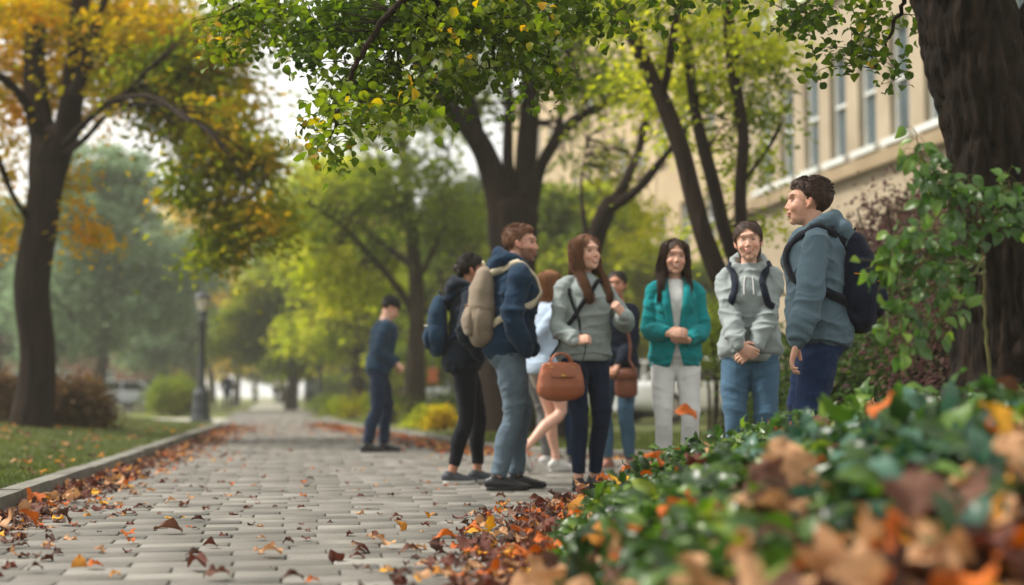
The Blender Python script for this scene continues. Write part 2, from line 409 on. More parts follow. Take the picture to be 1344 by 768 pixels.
# ------------------------------------------------------------------ buildings
m_stone = mat('buff_stone', C('#a89a84'), .9, C('#8f816b'), .5, .4, 14, bdist=.01)
m_stone2 = mat('sunlit_stone', C('#b8a484'), .9, C('#a39072'), .4, .3, 12, bdist=.01)  # stone of the far wing, paler and yellower: sunlight put into its colour
m_trim = mat('stone_trim', C('#98866c'), .9, C('#857459'), .8, .3, 20)
m_white = mat('window_paint', C('#d6d8d4'), .5, C('#bfc2bd'), 2)
m_glass = mat('window_glass', C('#3a474c'), .08, C('#56646a'), .6, spec=.7)
m_brick = mat('red_brick', C('#8a5a48'), .9, C('#704638'), .8, .3, 14)
m_roofm = mat('roof_slate', C('#4b4a4a'), .8, C('#3c3b3c'), 1)
def window(mbf, parent, c, wd, ht, nrm, tan, recess=.2, bars=1):
    """a sash window in a wall hole: frame part with a pane sub-part; c centre on the wall face"""
    c = np.array(c, float); nrm = np.array(nrm, float); tan = np.array(tan, float); up = np.array((0, 0, 1.))
    def bar(mb, a, b, th, dp, dd):
        mid = (np.array(a) + np.array(b)) / 2; e = (abs(a[0] - b[0]) + th, abs(a[1] - b[1]) + th)
        base = c + tan * mid[0] + up * mid[1] - nrm * dd
        V = []
        for k in (-dp / 2, dp / 2):
            for sx, sy in ((-1, -1), (1, -1), (1, 1), (-1, 1)): V.append(base + nrm * k + tan * sx * e[0] / 2 + up * sy * e[1] / 2)
        mb.add(V, [(0, 3, 2, 1), (4, 5, 6, 7), (0, 1, 5, 4), (1, 2, 6, 5), (2, 3, 7, 6), (3, 0, 4, 7)])
    f = MB(); hw, hh = wd / 2, ht / 2; th = .09
    bar(f, (-hw + th / 2, -hh + th), (-hw + th / 2, hh - th), th, .1, recess); bar(f, (hw - th / 2, -hh + th), (hw - th / 2, hh - th), th, .1, recess)
    bar(f, (-hw + th / 2, hh - th / 2), (hw - th / 2, hh - th / 2), th, .104, recess); bar(f, (-hw + th / 2, -hh + th / 2), (hw - th / 2, -hh + th / 2), th, .104, recess)
    bar(f, (-hw + th, 0), (hw - th, 0), .07, .13, recess)
    if bars: bar(f, (0, -hh + th), (0, hh - th), .035, .06, recess + .01)
    fo = f.build('window', m_white, parent, False)
    p = MB(); bar(p, (-hw + .13, -hh + .13), (hw - .13, hh - .13), .1, .012, recess + .03); p.build('pane', m_glass, fo, False)
    s_ = MB(); 
    bar(s_, (-hw - .1, -hh - .09), (hw + .1, -hh - .09), .14, .34, .02); s_.build('sill', m_white if bars == 0 else m_trim, fo, False)
def facade(mb, O, tan, nrm, L, H, holes, depth=.35, z0=0):
    """wall face with real openings: holes (s, z, w, h) along tan from O; also the reveals"""
    ss = sorted(set([0, L] + [h[0] - h[2] / 2 for h in holes] + [h[0] + h[2] / 2 for h in holes]))
    zs = sorted(set([z0, H] + [h[1] - h[3] / 2 for h in holes] + [h[1] + h[3] / 2 for h in holes]))
    O = np.array(O, float); up = np.array((0, 0, 1.))
    P = lambda s, z, d=0: O + tan * s + up * z - nrm * d
    for a, b in zip(ss[:-1], ss[1:]):
        for c, d in zip(zs[:-1], zs[1:]):
            ms, mz = (a + b) / 2, (c + d) / 2
            if any(abs(ms - h[0]) < h[2] / 2 and abs(mz - h[1]) < h[3] / 2 for h in holes): continue
            mb.add([P(a, c), P(b, c), P(b, d), P(a, d)], [(0, 1, 2, 3)])
    for s, z, wd, ht in holes:
        a, b, c, d = s - wd / 2, s + wd / 2, z - ht / 2, z + ht / 2
        for q in (((a, c), (a, d)), ((b, c), (b, d)), ((a, c), (b, c)), ((a, d), (b, d))):
            mb.add([P(*q[0]), P(*q[1]), P(*q[1], depth), P(*q[0], depth)], [(0, 1, 2, 3)])
        mb.add([P(a, c, depth), P(b, c, depth), P(b, d, depth), P(a, d, depth)], [(0, 1, 2, 3)], 1)
def building(label, O, tan, L, H, D, holes, mwall, bands=(), group=None, bars=1, roof=True, mid=True):
    tan = unit(np.array([tan[0], tan[1], 0.])); nrm = np.array([-tan[1], tan[0], 0.])   # outward normal
    if np.dot(nrm[:2], -np.array(O[:2])) < 0: nrm = -nrm
    t = thing('building', label, 'building', O, 0, group)
    o = np.zeros(3); mb = MB(); facade(mb, o, tan, nrm, L, H, holes)
    P = lambda s, d, z: o + tan * s - nrm * d + np.array((0, 0, z))
    mb.add([P(0, 0, 0), P(0, D, 0), P(0, D, H), P(0, 0, H)], [(0, 1, 2, 3)]); mb.add([P(L, 0, 0), P(L, D, 0), P(L, D, H), P(L, 0, H)], [(0, 1, 2, 3)])
    mb.add([P(0, D, 0), P(L, D, 0), P(L, D, H), P(0, D, H)], [(0, 1, 2, 3)])
    mb.build('wall', [mwall, m_glass], t, False)
    r = MB()
    r.add([P(-.4, -.4, H), P(L + .4, -.4, H), P(L + .4, D + .4, H), P(-.4, D + .4, H), P(-.4, -.4, H + .3), P(L + .4, -.4, H + .3), P(L + .4, D + .4, H + .3), P(-.4, D + .4, H + .3)],
          [(0, 3, 2, 1), (4, 5, 6, 7), (0, 1, 5, 4), (1, 2, 6, 5), (2, 3, 7, 6), (3, 0, 4, 7)])
    r.add([P(-.2, -.2, H + .3), P(L + .2, -.2, H + .3), P(L + .2, D + .2, H + .3), P(-.2, D + .2, H + .3), P(D * .3, D / 2, H + 2.6), P(L - D * .3, D / 2, H + 2.6)],
          [(0, 1, 5, 4), (1, 2, 5), (2, 3, 4, 5), (3, 0, 4)])
    r.build('roof', m_roofm, t, False)
    for z, hh, pr in bands:
        b = MB(); b.add([P(-pr, -pr, z), P(L + pr, -pr, z), P(L + pr, -.002, z), P(-pr, -.002, z), P(-pr, -pr, z + hh), P(L + pr, -pr, z + hh), P(L + pr, -.002, z + hh), P(-pr, -.002, z + hh)],
                        [(0, 3, 2, 1), (4, 5, 6, 7), (0, 1, 5, 4), (1, 2, 6, 5), (2, 3, 7, 6), (3, 0, 4, 7)]); b.build('ledge', m_trim, t, False)
    for s, z, wd, ht in holes:
        window(None, t, P(s, 0, z), wd, ht, nrm, tan, bars=bars)
    return t
# main building on the right: its long side runs beside the path
FD = unit(np.array((-.19, 1.0)))                       # facade direction away from the camera
fperp = np.array((FD[1], -FD[0]))
OFFS = 14.0
def fac_pt(s, off): return np.array((*(FD * s + fperp * off), 0.))
holes = []
S0 = 16.0
for k in range(13):
    s = 36.6 - 1.62 * k - S0
    if s < 1: break
    holes.append((s, 7.62, .95, 2.6)); holes.append((s, 12.0, .95, 2.4)); holes.append((s, 15.3, .95, 2.0)); 
    if k % 2 == 0: holes.append((s, 2.9, 1.1, 1.7))
building('buff stone building with tall white sash windows above a ledge on the right', fac_pt(S0, OFFS), FD, 38.2 - S0, 18.2, 12, holes, m_stone,
         bands=[(5.75, .3, .22), (10.2, .25, .15), (17.7, .5, .3)], bars=0)
holes = []
for k in range(14):
    s = 3 + 3.1 * k
    for z in (3.0, 7.2, 11.4, 15.4): holes.append((s, z, 1.2, 2.2))
building('pale sunlit stone wing seen through the trees behind the group', fac_pt(44, 17.0), FD, 46, 19, 12, holes, m_stone2,
         bands=[(5.2, .3, .2), (18.6, .4, .3)])
# low red-brick buildings beyond the lawn on the left
for (px, d, L, H, lab) in ((-60, 105, 13, 7.5, 'red brick house beyond the left lawn, partly behind the big tree trunk'), (85, 118, 10.5, 5.6, 'low red brick building with pale windows behind the parked silver car')):
    p = W(px - 0, 520, d); p[2] = 0
    hs = [(1.8 + 3.0 * k, z, 1.3, 1.5) for k in range(int((L - 1) / 3)) for z in ((1.9, 4.9) if H > 6 else (1.9,))]
    building(lab, p, (1, .12), L, H, 8, hs, m_brick, bars=1)
# ------------------------------------------------------------------ vegetation
m_bark = mat('bark_brown', C('#2f251d'), .95, C('#1a1410'), 7, 1.0, 16, stretch=(1, 1, .18), bdist=.05, spec=.1)
m_bark_g = mat('bark_grey', C('#453c31'), .95, C('#2a241d'), 5, .9, 14, stretch=(1, 1, .2), bdist=.05, spec=.1)
m_bark_n = mat('bark_furrowed', C('#2d241c'), .95, C('#0c0a08'), 26, 1.0, 42, stretch=(1, 1, .16), bdist=.02, spec=.15)
def lm(name, a, b, c, tr=.45, ns=.7, rough=.7, d=None):
    isl = [(0.02, C(a)), (1, C(c)), (.5, C(b))]
    if d: isl.append((.86, C(d)))
    return mat(name, C(b), rough, spec=.12, trans=min(.62, tr + .08), island=isl, nscale=ns)
m_maple = lm('leaf_maple_gold', '#6f7e24', '#b09a26', '#d69a26', .5, .9)
m_mapleg = lm('leaf_maple_turning', '#4c6420', '#7c8424', '#c89a24', .5, .8)
m_green = lm('leaf_green', '#3f4f1a', '#66762a', '#a8a63c', .5, .35)
m_lime = lm('leaf_lime', '#687824', '#98a036', '#c4bc4c', .55, .5)
m_dark = lm('leaf_dark', '#28381a', '#3c4e24', '#5a6430', .35, .5, .5)
m_over = lm('leaf_overhang', '#2a3c18', '#4c601e', '#b8902a', .45, 1.4, .5, '#72802a')
m_blue = lm('leaf_bluegreen', '#55684a', '#748a68', '#9aaa88', .35, .3)
m_yell = lm('leaf_yellow', '#a0a040', '#cbb64c', '#dcc060', .5, .3)
m_rust = lm('leaf_rust', '#3c3020', '#5c4630', '#6f6238', .35, 1.2)
m_purple = lm('leaf_purple', '#33262a', '#553c3a', '#4a5030', .35, 1.5)

def tree(name, label, base, limbs, crowns, leaf=.09, bark=None, cat='tree', group=None, twig=.012, seed=0, tpl=QUAD, droop=.3, rough=.03, trunk_n=18, maxtw=1):
    """limbs: list of (points, r0, r1) in world space, the first ones are the trunk.
    crowns: list of (part name, material, [(centre, radii, clumps, leaves per clump)])"""
    rng = np.random.default_rng(seed + 11)
    base = np.asarray(base, float); t = thing(name, label, cat, base, 0, group)
    mb = MB(); nodes = []
    for k, (P, r0, r1) in enumerate(limbs):
        P = np.asarray(P, float); m = len(P); tt = np.linspace(0, 1, m); ra = r0 + (r1 - r0) * tt ** .8
        if k == 0 and P[0][2] < base[2] + .3:
            ra = ra.copy(); ra[0] *= 1.22
        Q, a, b = spline(P, ra, ra, 6)
        Q = Q + (np.column_stack([vnoise(Q * .9 + 3), vnoise(Q * .9 + 17), np.full(len(Q), .5)]) - .5) * min(.25, r0 * .9) * np.clip(np.arange(len(Q))[:, None] / 4, 0, 1)
        mb.tube(Q, a, b, ref=(1, .13, .07), n=trunk_n if r0 > .1 else 8)
        for q, r in zip(Q, a): nodes.append((*q, r))
    V = mb.verts(); nz = vnoise(V * (6, 6, 1.5)) - .5; ctr = None
    mb.V = [v for v in mb.V]
    o = mb.build('trunk', bark or m_bark, t, off=base)
    if rough:
        me = o.data; co = np.empty(len(me.vertices) * 3); me.vertices.foreach_get('co', co); co = co.reshape(-1, 3)
        nn = np.empty_like(co); me.vertices.foreach_get('normal', nn.ravel()) if False else None
        nv = np.empty(len(me.vertices) * 3); me.vertices.foreach_get('normal', nv); nv = nv.reshape(-1, 3)
        co += nv * ((vnoise((co + base) * (7, 7, 1.2)) - .5) * rough)[:, None]
        me.vertices.foreach_set('co', co.ravel()); me.update()
    nodes = np.array(nodes)
    tw = MB()
    for part, material, blobs in crowns:
        PP = []; SS = []; DD = []; UU = []
        for c, rad, ncl, nl in blobs:
            c = np.asarray(c, float); rad = np.asarray(rad, float) * np.ones(3)
            q = unit(rng.normal(size=(ncl, 3))) * (rng.random((ncl, 1)) ** .45); cl = c + q * rad
            cl = cl[cl[:, 2] > .15]
            for p in cl:
                cr = rng.uniform(.16, .34) * min(rad.mean(), 2.2) ** .6 * .95
                g = rng.normal(size=(nl, 3)) * (cr, cr, cr * .42)
                g[:, 2] -= droop * (g[:, 0] ** 2 + g[:, 1] ** 2) / (cr + .01)
                PP.append(p + g); D = unit(g * (1, 1, .4) + rng.normal(size=g.shape) * cr * .7 + (0, 0, -.25 * cr)); DD.append(D)
                UU.append(unit(rng.normal(size=g.shape) * .65 + (0, 0, 1))); SS.append(leaf * rng.uniform(.65, 1.35, nl))
            if twig and len(nodes):
                for p in cl[::maxtw]:
                    dd = np.linalg.norm(nodes[:, :3] - p, axis=1) + nodes[:, 2] * 0; dd[nodes[:, 2] > p[2] + .8] += 2; j = int(np.argmin(dd)); a = nodes[j, :3]; L = np.linalg.norm(p - a)
                    if L > 3.2: continue
                    mid = (a + p) / 2 + np.array((0, 0, .12 * L)) + rng.normal(size=3) * .07 * L; r0 = min(nodes[j, 3] * .7, twig * (1 + L))
                    tw.tube([a, mid, p], [r0, r0 * .6, r0 * .22], ref=(.3, .5, .8), n=4, cap='flat', res=3)
        P = np.concatenate(PP); V, F = scatter(tpl[0], tpl[1], P, np.concatenate(SS), np.concatenate(DD), np.concatenate(UU))
        np_mesh(part, V - base, F, material, t)
    if tw.n: tw.build('branches', bark or m_bark, t, off=base)
    return t
def px(*pts): return [W(a, b, d) for a, b, d in pts]
def ground_base(p, d, z=0.1): q = W(p, 520, d); return np.array((q[0], d, z))
def blob(p, y, d, rp, ryp=None, depth=None, n=30, l=60):
    """crown lobe centred on a photo direction at distance d; radii given in photo pixels"""
    k = d / FPX; rxp = rp * k; rz = (ryp if ryp else rp) * k
    return (W(p, y, d), (rxp, depth if depth else rxp, rz), n, l)

# left maple, golden
bA = ground_base(40, 20, .27)
def A(*p): return px(*[(a, b, 20 + (c if c else 0)) for a, b, c in p])
limbsA = [([bA - (0, 0, .15), *A((42, 470, 0), (52, 330, 0), (60, 230, 0), (68, 180, 0))], .26, .23),
          (A((60, 240, 0), (48, 150, .5), (42, 60, 1), (38, -60, 1.2), (30, -160, 1)), .24, .09),
          (A((64, 215, 0), (88, 150, -.3), (100, 80, -.6), (104, 0, -1), (110, -120, -1)), .22, .09),
          (A((96, 130, -.5), (112, 90, -.9), (125, 40, -1.2), (150, -40, -1.6)), .11, .045),
          (A((78, 195, 0), (110, 165, -1.0), (150, 132, -2.0), (200, 128, -3.2), (250, 160, -4.5)), .060, .022),
          (A((80, 205, 0), (115, 180, -1.), (150, 140, -1.6), (185, 100, -2.4), (230, 60, -3.)), .05, .018),
          (A((150, 138, -2.0), (220, 140, -3), (290, 190, -4), (330, 260, -4)), .035, .012),
          (A((50, 170, 0), (20, 120, -.7), (-20, 90, -1.6), (-80, 60, -3)), .08, .04),
          (A((52, 300, 0), (22, 265, -.5), (0, 215, -1), (-30, 150, -1.5)), .065, .03)]
cr = [blob(20, 30, 21.6, 100, 70, 1.5, 48, 80), blob(130, 10, 21, 110, 60, 1.5, 62, 80), blob(-60, 120, 20.5, 60, 120, 1.5, 26, 60), blob(20, 0, 18.6, 80, 25, .6, 14, 60),
      blob(200, 50, 19.5, 100, 60, 1.2, 60, 80), blob(50, 120, 21.5, 90, 60, 1.0, 34, 60), blob(130, 110, 21, 60, 40, .8, 16, 60), blob(0, 200, 20.5, 45, 60, 1.2, 14, 50), blob(8, 290, 20.5, 34, 30, .8, 8, 50), blob(112, 290, 20, 34, 34, .6, 9, 45), blob(90, 235, 21, 30, 25, .6, 7, 45),
      blob(60, -90, 20.5, 200, 70, 2.2, 40, 60)]
cg = [blob(250, 95, 19, 90, 50, 1.2, 42, 75), blob(350, 195, 18, 40, 20, .5, 10, 60), blob(285, 150, 18.3, 55, 36, .8, 20, 65), blob(230, 140, 19, 50, 36, .8, 14, 60), blob(310, 25, 18.5, 60, 50, 1, 24, 60), blob(250, 160, 18.5, 40, 30, .8, 12, 55),
      blob(300, 210, 18, 66, 34, .8, 32, 75), blob(325, 270, 17.6, 52, 50, .8, 30, 75), blob(280, 320, 17.6, 26, 34, .6, 11, 60), blob(185, 120, 19, 50, 35, .9, 11, 45), blob(262, 245, 18, 36, 32, .6, 13, 60)]
tree('maple_tree', 'big maple with dark trunk and golden yellow leaves on the left lawn', bA, limbsA, [('crown', m_maple, cr), ('crown', m_mapleg, cg)], leaf=.105, seed=1, maxtw=3, twig=.005)

# tree at the bend of the path, green
bB = ground_base(543, 32, .07)
B = lambda *p: px(*[(a, b, 32 + c) for a, b, c in p])
limbsB = [([bB - (0, 0, .1), *B((543, 470, 0), (542, 400, 0), (538, 320, 0), (534, 230, .2), (530, 120, .4))], .25, .10),
          (B((541, 405, 0), (500, 350, -.6), (455, 300, -1.2), (400, 262, -2)), .10, .035),
          (B((541, 350, 0), (490, 310, .4), (455, 270, .6), (430, 220, .9)), .09, .03),
          (B((541, 370, 0), (565, 335, -.4), (585, 280, -.8), (590, 200, -1)), .10, .035),
          (B((543, 420, 0), (575, 395, .5), (600, 350, 1.0), (640, 310, 1.5)), .085, .03),
          (B((536, 300, 0), (510, 240, .5), (490, 170, .8)), .08, .03)]
tree('broadleaf_tree', 'green tree with straight grey trunk directly behind the man in the black cap', bB, limbsB,
     [('crown', m_green, [blob(450, 235, 31, 75, 50, 1.6, 30, 60), blob(560, 250, 31, 80, 60, 1.8, 34, 60), blob(520, 140, 32, 110, 70, 2.2, 44, 60), blob(620, 300, 32, 50, 45, 1.2, 16, 50), blob(400, 285, 30.5, 40, 28, 1, 12, 50), blob(480, 320, 33, 60, 35, 1, 16, 50)]),
      ('crown', m_lime, [blob(470, 380, 31, 45, 36, 1.0, 17, 60), blob(430, 340, 31, 36, 30, 1, 12, 60), blob(510, 370, 33, 40, 40, 1, 8, 50)])], leaf=.15, bark=m_bark_g, seed=2)

# big multi-stemmed tree behind the group
bC = ground_base(668, 22, .07)
Cc = lambda *p: px(*[(a, b, 22 + c) for a, b, c in p])
limbsC = [([bC - (0, 0, .1), *Cc((667, 460, 0), (668, 370, 0), (672, 310, 0), (674, 280, 0))], .36, .36),
          (Cc((664, 320, 0), (650, 240, 0), (630, 190, -.2), (597, 150, -.5), (565, 105, -.8), (530, 60, -1.2)), .27, .07),
          (Cc((632, 200, -.2), (622, 150, 0), (612, 90, .2), (600, 20, .3)), .12, .05),
          (Cc((684, 320, 0), (691, 240, .1), (694, 160, .3), (690, 70, .5), (700, -60, .8)), .23, .10),
          (Cc((672, 290, 0), (668, 200, .3), (666, 120, .5), (655, 30, .7)), .12, .05),
          (Cc((696, 270, 0), (712, 215, -.2), (745, 165, -.5), (790, 140, -.8), (840, 120, -1.2)), .13, .035),
          (Cc((718, 205, -.3), (735, 160, 0), (742, 100, .2), (760, 20, .3)), .08, .03)]
tree('broadleaf_tree', 'large forked tree with thick brown stems rising right behind the bearded man', bC, limbsC,
     [('crown', m_green, [blob(600, 60, 22, 110, 70, 2, 40, 60), blob(720, 40, 22, 110, 60, 2, 40, 60), blob(660, -60, 22, 240, 70, 3, 60, 60), blob(800, 110, 21, 60, 40, 1.2, 14, 55), blob(620, 150, 23.5, 60, 40, 1, 7, 50), blob(770, 180, 24, 40, 36, 1, 5, 45), blob(560, 130, 22, 36, 36, 1, 6, 45)])],
     leaf=.12, seed=3)

# leaning forked tree
bD = ground_base(738, 19, .07)
Dd = lambda *p: px(*[(a, b, 19 + c) for a, b, c in p])
limbsD = [([bD - (0, 0, .1), *Dd((745, 480, 0), (760, 370, 0), (784, 300, 0), (800, 268, 0))], .17, .12),
          (Dd((796, 278, 0), (820, 240, 0), (838, 195, .2), (850, 140, .4), (870, 60, .6)), .09, .035),
          (Dd((800, 275, 0), (835, 250, -.2), (865, 215, -.4), (900, 170, -.7), (940, 120, -1)), .085, .03),
          (Dd((772, 325, 0), (762, 250, .4), (770, 180, .7)), .05, .02)]
tree('broadleaf_tree', 'slim tree leaning right and forking in two behind the long-haired woman', bD, limbsD,
     [('crown', m_lime, [blob(860, 110, 19.5, 70, 60, 1.3, 20, 55), blob(800, 210, 21, 45, 40, 1, 7, 45), blob(860, 310, 22, 50, 40, 1, 7, 50), blob(830, 250, 21, 40, 40, .8, 6, 45)])], leaf=.10, seed=4)

# tall slender tree in several thin dark stems
bE = ground_base(985, 14.5, .07)
Ee = lambda *p: px(*[(a, b, 14.5 + c) for a, b, c in p])
limbsE = [([bE - (0, 0, .1), *Ee((968, 470, 0), (953, 380, 0), (925, 300, 0), (897, 220, .1), (862, 120, .2), (820, 20, .3), (780, -80, .4))], .125, .07),
          ([bE + (.08, .1, -.1), *Ee((985, 470, .3), (970, 360, .3), (945, 270, .3), (920, 190, .4), (903, 90, .6), (890, -20, .7), (880, -100, .8))], .10, .05),
          ([bE + (.18, -.05, -.1), *Ee((998, 470, 0), (982, 340, 0), (972, 250, 0), (972, 170, 0), (957, 80, 0), (950, -20, 0), (948, -110, 0))], .085, .05),
          (Ee((868, 130, .2), (880, 70, -.2), (890, 10, -.4), (920, -60, -.6)), .05, .025),
          (Ee((975, 240, 0), (1010, 190, -.3), (1040, 130, -.6)), .025, .01)]
tree('broadleaf_tree', 'tall tree with three thin dark stems above the teal blazer woman', bE, limbsE,
     [('crown', m_lime, [blob(960, 60, 14.8, 66, 80, 1.1, 34, 65), blob(990, 190, 15.5, 42, 50, .7, 12, 60), blob(890, 40, 14.8, 70, 60, 1.1, 24, 60), blob(900, 170, 15.8, 50, 60, .7, 8, 50), blob(940, 300, 15.8, 50, 30, .6, 7, 45), blob(1000, 290, 15.5, 30, 30, .5, 6, 40), blob(950, -60, 14.8, 140, 60, 1.3, 26, 60)]),
      ('crown', m_green, [blob(830, 10, 15, 70, 50, 1.0, 16, 60), blob(990, 130, 15, 42, 60, .8, 11, 60)])], leaf=.075, seed=5, twig=.006)

# far trees: a few kinds, each copied with its own turn and size
def far_tree(name, label, p, d, hgt, wid, material, seed, bark=None, group='trees far off along the path', n=26, leaf=.26, trunk=.28, base_frac=.28, l=70):
    b = ground_base(p, d, 0.0); b[2] = 0.0
    rng = np.random.default_rng(seed); X = np.array
    limbs = [([b, b + X((.1, 0, hgt * .3)), b + X((-.1, .1, hgt * .6)), b + X((.1, 0, hgt * .9))], trunk, .06)]
    for k in range(6):
        a = k * 1.05 + rng.random(); z0 = hgt * rng.uniform(.22, .5); r = wid * rng.uniform(.5, .8)
        limbs.append(([b + X((0, 0, z0)), b + X((r * .5 * math.cos(a), r * .5 * math.sin(a), z0 + hgt * .14)), b + X((r * math.cos(a), r * math.sin(a), z0 + hgt * .26))], trunk * .4, .03))
    bl = []
    for k in range(9):
        a = k * .7 + rng.random(); z = hgt * (base_frac + (1 - base_frac) * (k + .5) / 9); rr = wid * (1.0 - .75 * ((k + .5) / 9) ** 1.6) * .62
        bl.append((b + X((rr * math.cos(a * 2.4), rr * math.sin(a * 2.4), z)), (wid * .5 * (1.15 - .6 * k / 9), wid * .5, hgt * .13), n, l))
        bl.append((b + X((-rr * .7 * math.cos(a * 2.4), -rr * .7 * math.sin(a * 2.4), z + .3)), (wid * .45 * (1.15 - .6 * k / 9), wid * .45, hgt * .12), n // 2, l))
    return tree(name, label, b, limbs, [('crown', material, bl)], leaf=leaf, bark=bark or m_bark_g, group=group, seed=seed, twig=.02, rough=.04, trunk_n=10, maxtw=3)
GRP = 'trees far off along the path'
blue = far_tree('broadleaf_tree', 'wide grey-green tree behind the silver car beyond the left lawn', 128, 62, 11.0, 4.9, m_blue, 21, n=34)
yel = far_tree('broadleaf_tree', 'pale yellow tree rising behind the near lamp post', 250, 100, 13.5, 5.0, m_yell, 22, leaf=.34)
mid = far_tree('broadleaf_tree', 'dark green tree standing right of the far end of the path', 382, 66, 8.5, 3.6, m_green, 23, n=30)
lim = far_tree('broadleaf_tree', 'yellow-green tree just left of the man in the black cap', 465, 52, 8.5, 3.4, m_lime, 24)
drk = far_tree('broadleaf_tree', 'dark tree closing the view behind the forked tree trunk', 640, 60, 9.5, 5.0, m_dark, 25, n=30)
def cp(src, label, p, d, s, rz):
    b = ground_base(p, d, 0.0); return dup(src, tuple(b), rz, label, GRP, s)
cp(blue, 'grey-green tree at the far left edge behind the maple trunk', -5, 74, .95, 1.2)
cp(blue, 'grey-green tree right of the widest one beyond the left lawn', 215, 84, .92, 2.2)
cp(blue, 'tall hazy tree directly behind the lamp post lantern', 278, 120, 1.15, 3.9)
cp(yel, 'small yellow tree at the vanishing end of the path, left side', 312, 150, .95, 1.9)
cp(mid, 'hazy green tree at the vanishing end of the path, right side', 372, 125, 1.25, 2.2)
cp(lim, 'tall light green tree behind the yellow-green one', 425, 92, 1.75, 1.0)
cp(yel, 'yellow tree showing left of the straight grey trunk', 500, 88, .8, 3.0)
cp(mid, 'green tree filling the gap between the straight trunk and the forked tree', 600, 45, .72, 1.4)
cp(drk, 'dark tree behind the straight grey trunk', 545, 78, 1.0, 2.0)
cp(lim, 'light green tree behind the long-haired woman', 790, 48, .85, 2.5)
cp(mid, 'green tree between the forked tree and the pale stone wing', 720, 40, .72, .6)
cp(drk, 'dark tree far behind the bearded man and the long-haired woman', 700, 100, 1.3, 4.0)
cp(mid, 'green tree in front of the pale stone wing', 900, 52, .62, 3.3)
cp(drk, 'dark hazy tree at the left edge beyond the brick house', 30, 140, 1.0, 5.0)

cp(yel, 'pale yellow tree closing the far end of the path', 335, 165, 1.0, 2.6)
cp(lim, 'yellow-green tree at the far right side of the path end', 405, 140, 1.6, 4.4)
cp(lim, 'light tree low behind the capped man', 530, 64, .62, 5.1)
# shrubs and hedges
def shrub(name, label, c, rad, material, n, l, leaf, seed, cat='shrub', group=None, stems=6, clip=0, bark=None):
    c = np.asarray(c, float); rad = np.asarray(rad, float); b = np.array((c[0], c[1], .05)); rng = np.random.default_rng(seed)
    limbs = []
    for k in range(stems):
        a = k * 6.283 / stems + rng.random(); q = c + rad * (.6 * math.cos(a), .6 * math.sin(a), rng.uniform(0, .7))
        limbs.append(([b + (.1 * math.cos(a), .1 * math.sin(a), -.05), (b + q) / 2 + (.05, 0, .1), q], .03, .008))
    return tree(name, label, b, limbs, [('foliage', material, [(c, rad, n, l)] if not clip else [(c, rad, n, l), (c - (0, 0, rad[2] * .4), (rad[0], rad[1], rad[2] * .55), n, l)])], leaf=leaf, cat=cat, group=group, seed=seed, twig=.006, rough=.005, trunk_n=6, bark=bark)
shrub('hedge', 'rusty brown clipped bush beside the maple trunk', W(92, 527, 21.5) * (1, 1, 0) + (0, 0, .62), (.42, .55, .36), m_rust, 130, 90, .07, 31, 'hedge', clip=1)
shrub('hedge', 'rusty brown bush at the left edge, left of the maple trunk', W(-4, 527, 22) * (1, 1, 0) + (0, 0, .62), (.34, .6, .36), m_rust, 90, 90, .07, 32, 'hedge', clip=1)
shrub('hedge', 'rounded light green hedge between the silver car and the lamp post', W(230, 515, 47) * (1, 1, 0) + (0, 0, .82), (.85, .9, .55), m_green, 120, 90, .08, 33, 'hedge', clip=1)
for i, (x_, d_, lab_) in enumerate(((455, 84, 'long green hedge far behind the capped man, left part'), (520, 80, 'long green hedge far behind the capped man, right part'), (590, 76, 'green hedge far behind the woman in the black hoodie'))):
    shrub('hedge', lab_, W(x_, 520, d_) * (1, 1, 0) + (0, 0, 1.2), (1.9, .8, 1.0), m_green, 120, 70, .16, 90 + i, 'hedge', 'far hedges', clip=1)
lowc = [('low dark green shrub behind the capped man\'s legs, nearest the path', 590, 27.5, .5, .45, m_dark), ('bright green small plant at the foot of the straight grey trunk', 560, 26.5, .35, .22, m_lime), ('orange and yellow autumn plant by the right kerb', 578, 24.5, .26, .24, m_maple),
        ('olive shrub left of the straight grey trunk', 510, 31, .65, .42, m_green), ('low hedge-like shrub right of the far path', 462, 36, .7, .42, m_mapleg), ('small green shrub between the two far lamp posts and the capped man', 432, 42, .6, .38, m_green),
        ('dark shrub behind the woman with the dark hoodie', 615, 30, .7, .5, m_dark), ('green shrub low behind the walking woman in shorts', 655, 27, .7, .35, m_green), ('low green plant behind the handbag woman', 765, 26, .5, .22, m_green)]
for i, (lab, p, d, r, h, m_) in enumerate(lowc):
    shrub('shrub', lab, W(p, 520, d) * (1, 1, 0) + (0, 0, .07 + h * .8), (r, r * .8, h), m_, 36, 60, .06, 40 + i, group='low shrubs along the right kerb')
def bigshrub(lab, p, y, d, r, h, m_, n, l, leaf, seed):
    c = W(p, y, d); shrub('shrub', lab, c, (r, r * .8, h), m_, n, l, leaf, seed, group='tall shrubs along the building')
bigshrub('tall purple-brown shrub against the building, right of the man with the navy backpack', 1190, 370, 13.0, .78, 1.0, m_purple, 200, 80, .06, 61)
bigshrub('dark green shrub under the purple-brown one, beside the big trunk', 1225, 470, 11.0, .62, .75, m_dark, 140, 80, .055, 62)
bigshrub('dark shrub low behind the grey hoodie woman', 1035, 520, 13.0, .55, .75, m_dark, 80, 80, .055, 63)
bigshrub('small olive shrub at the foot of the thin dark stems', 940, 430, 17.5, .55, .5, m_green, 50, 60, .06, 64)
bigshrub('dark shrub behind the big trunk at the right edge', 1330, 430, 10.0, .75, 1.3, m_purple, 170, 80, .055, 65)
bigshrub('dark leafy shrub directly behind the navy backpack', 1130, 500, 12.0, .55, .7, m_dark, 130, 80, .055, 66)

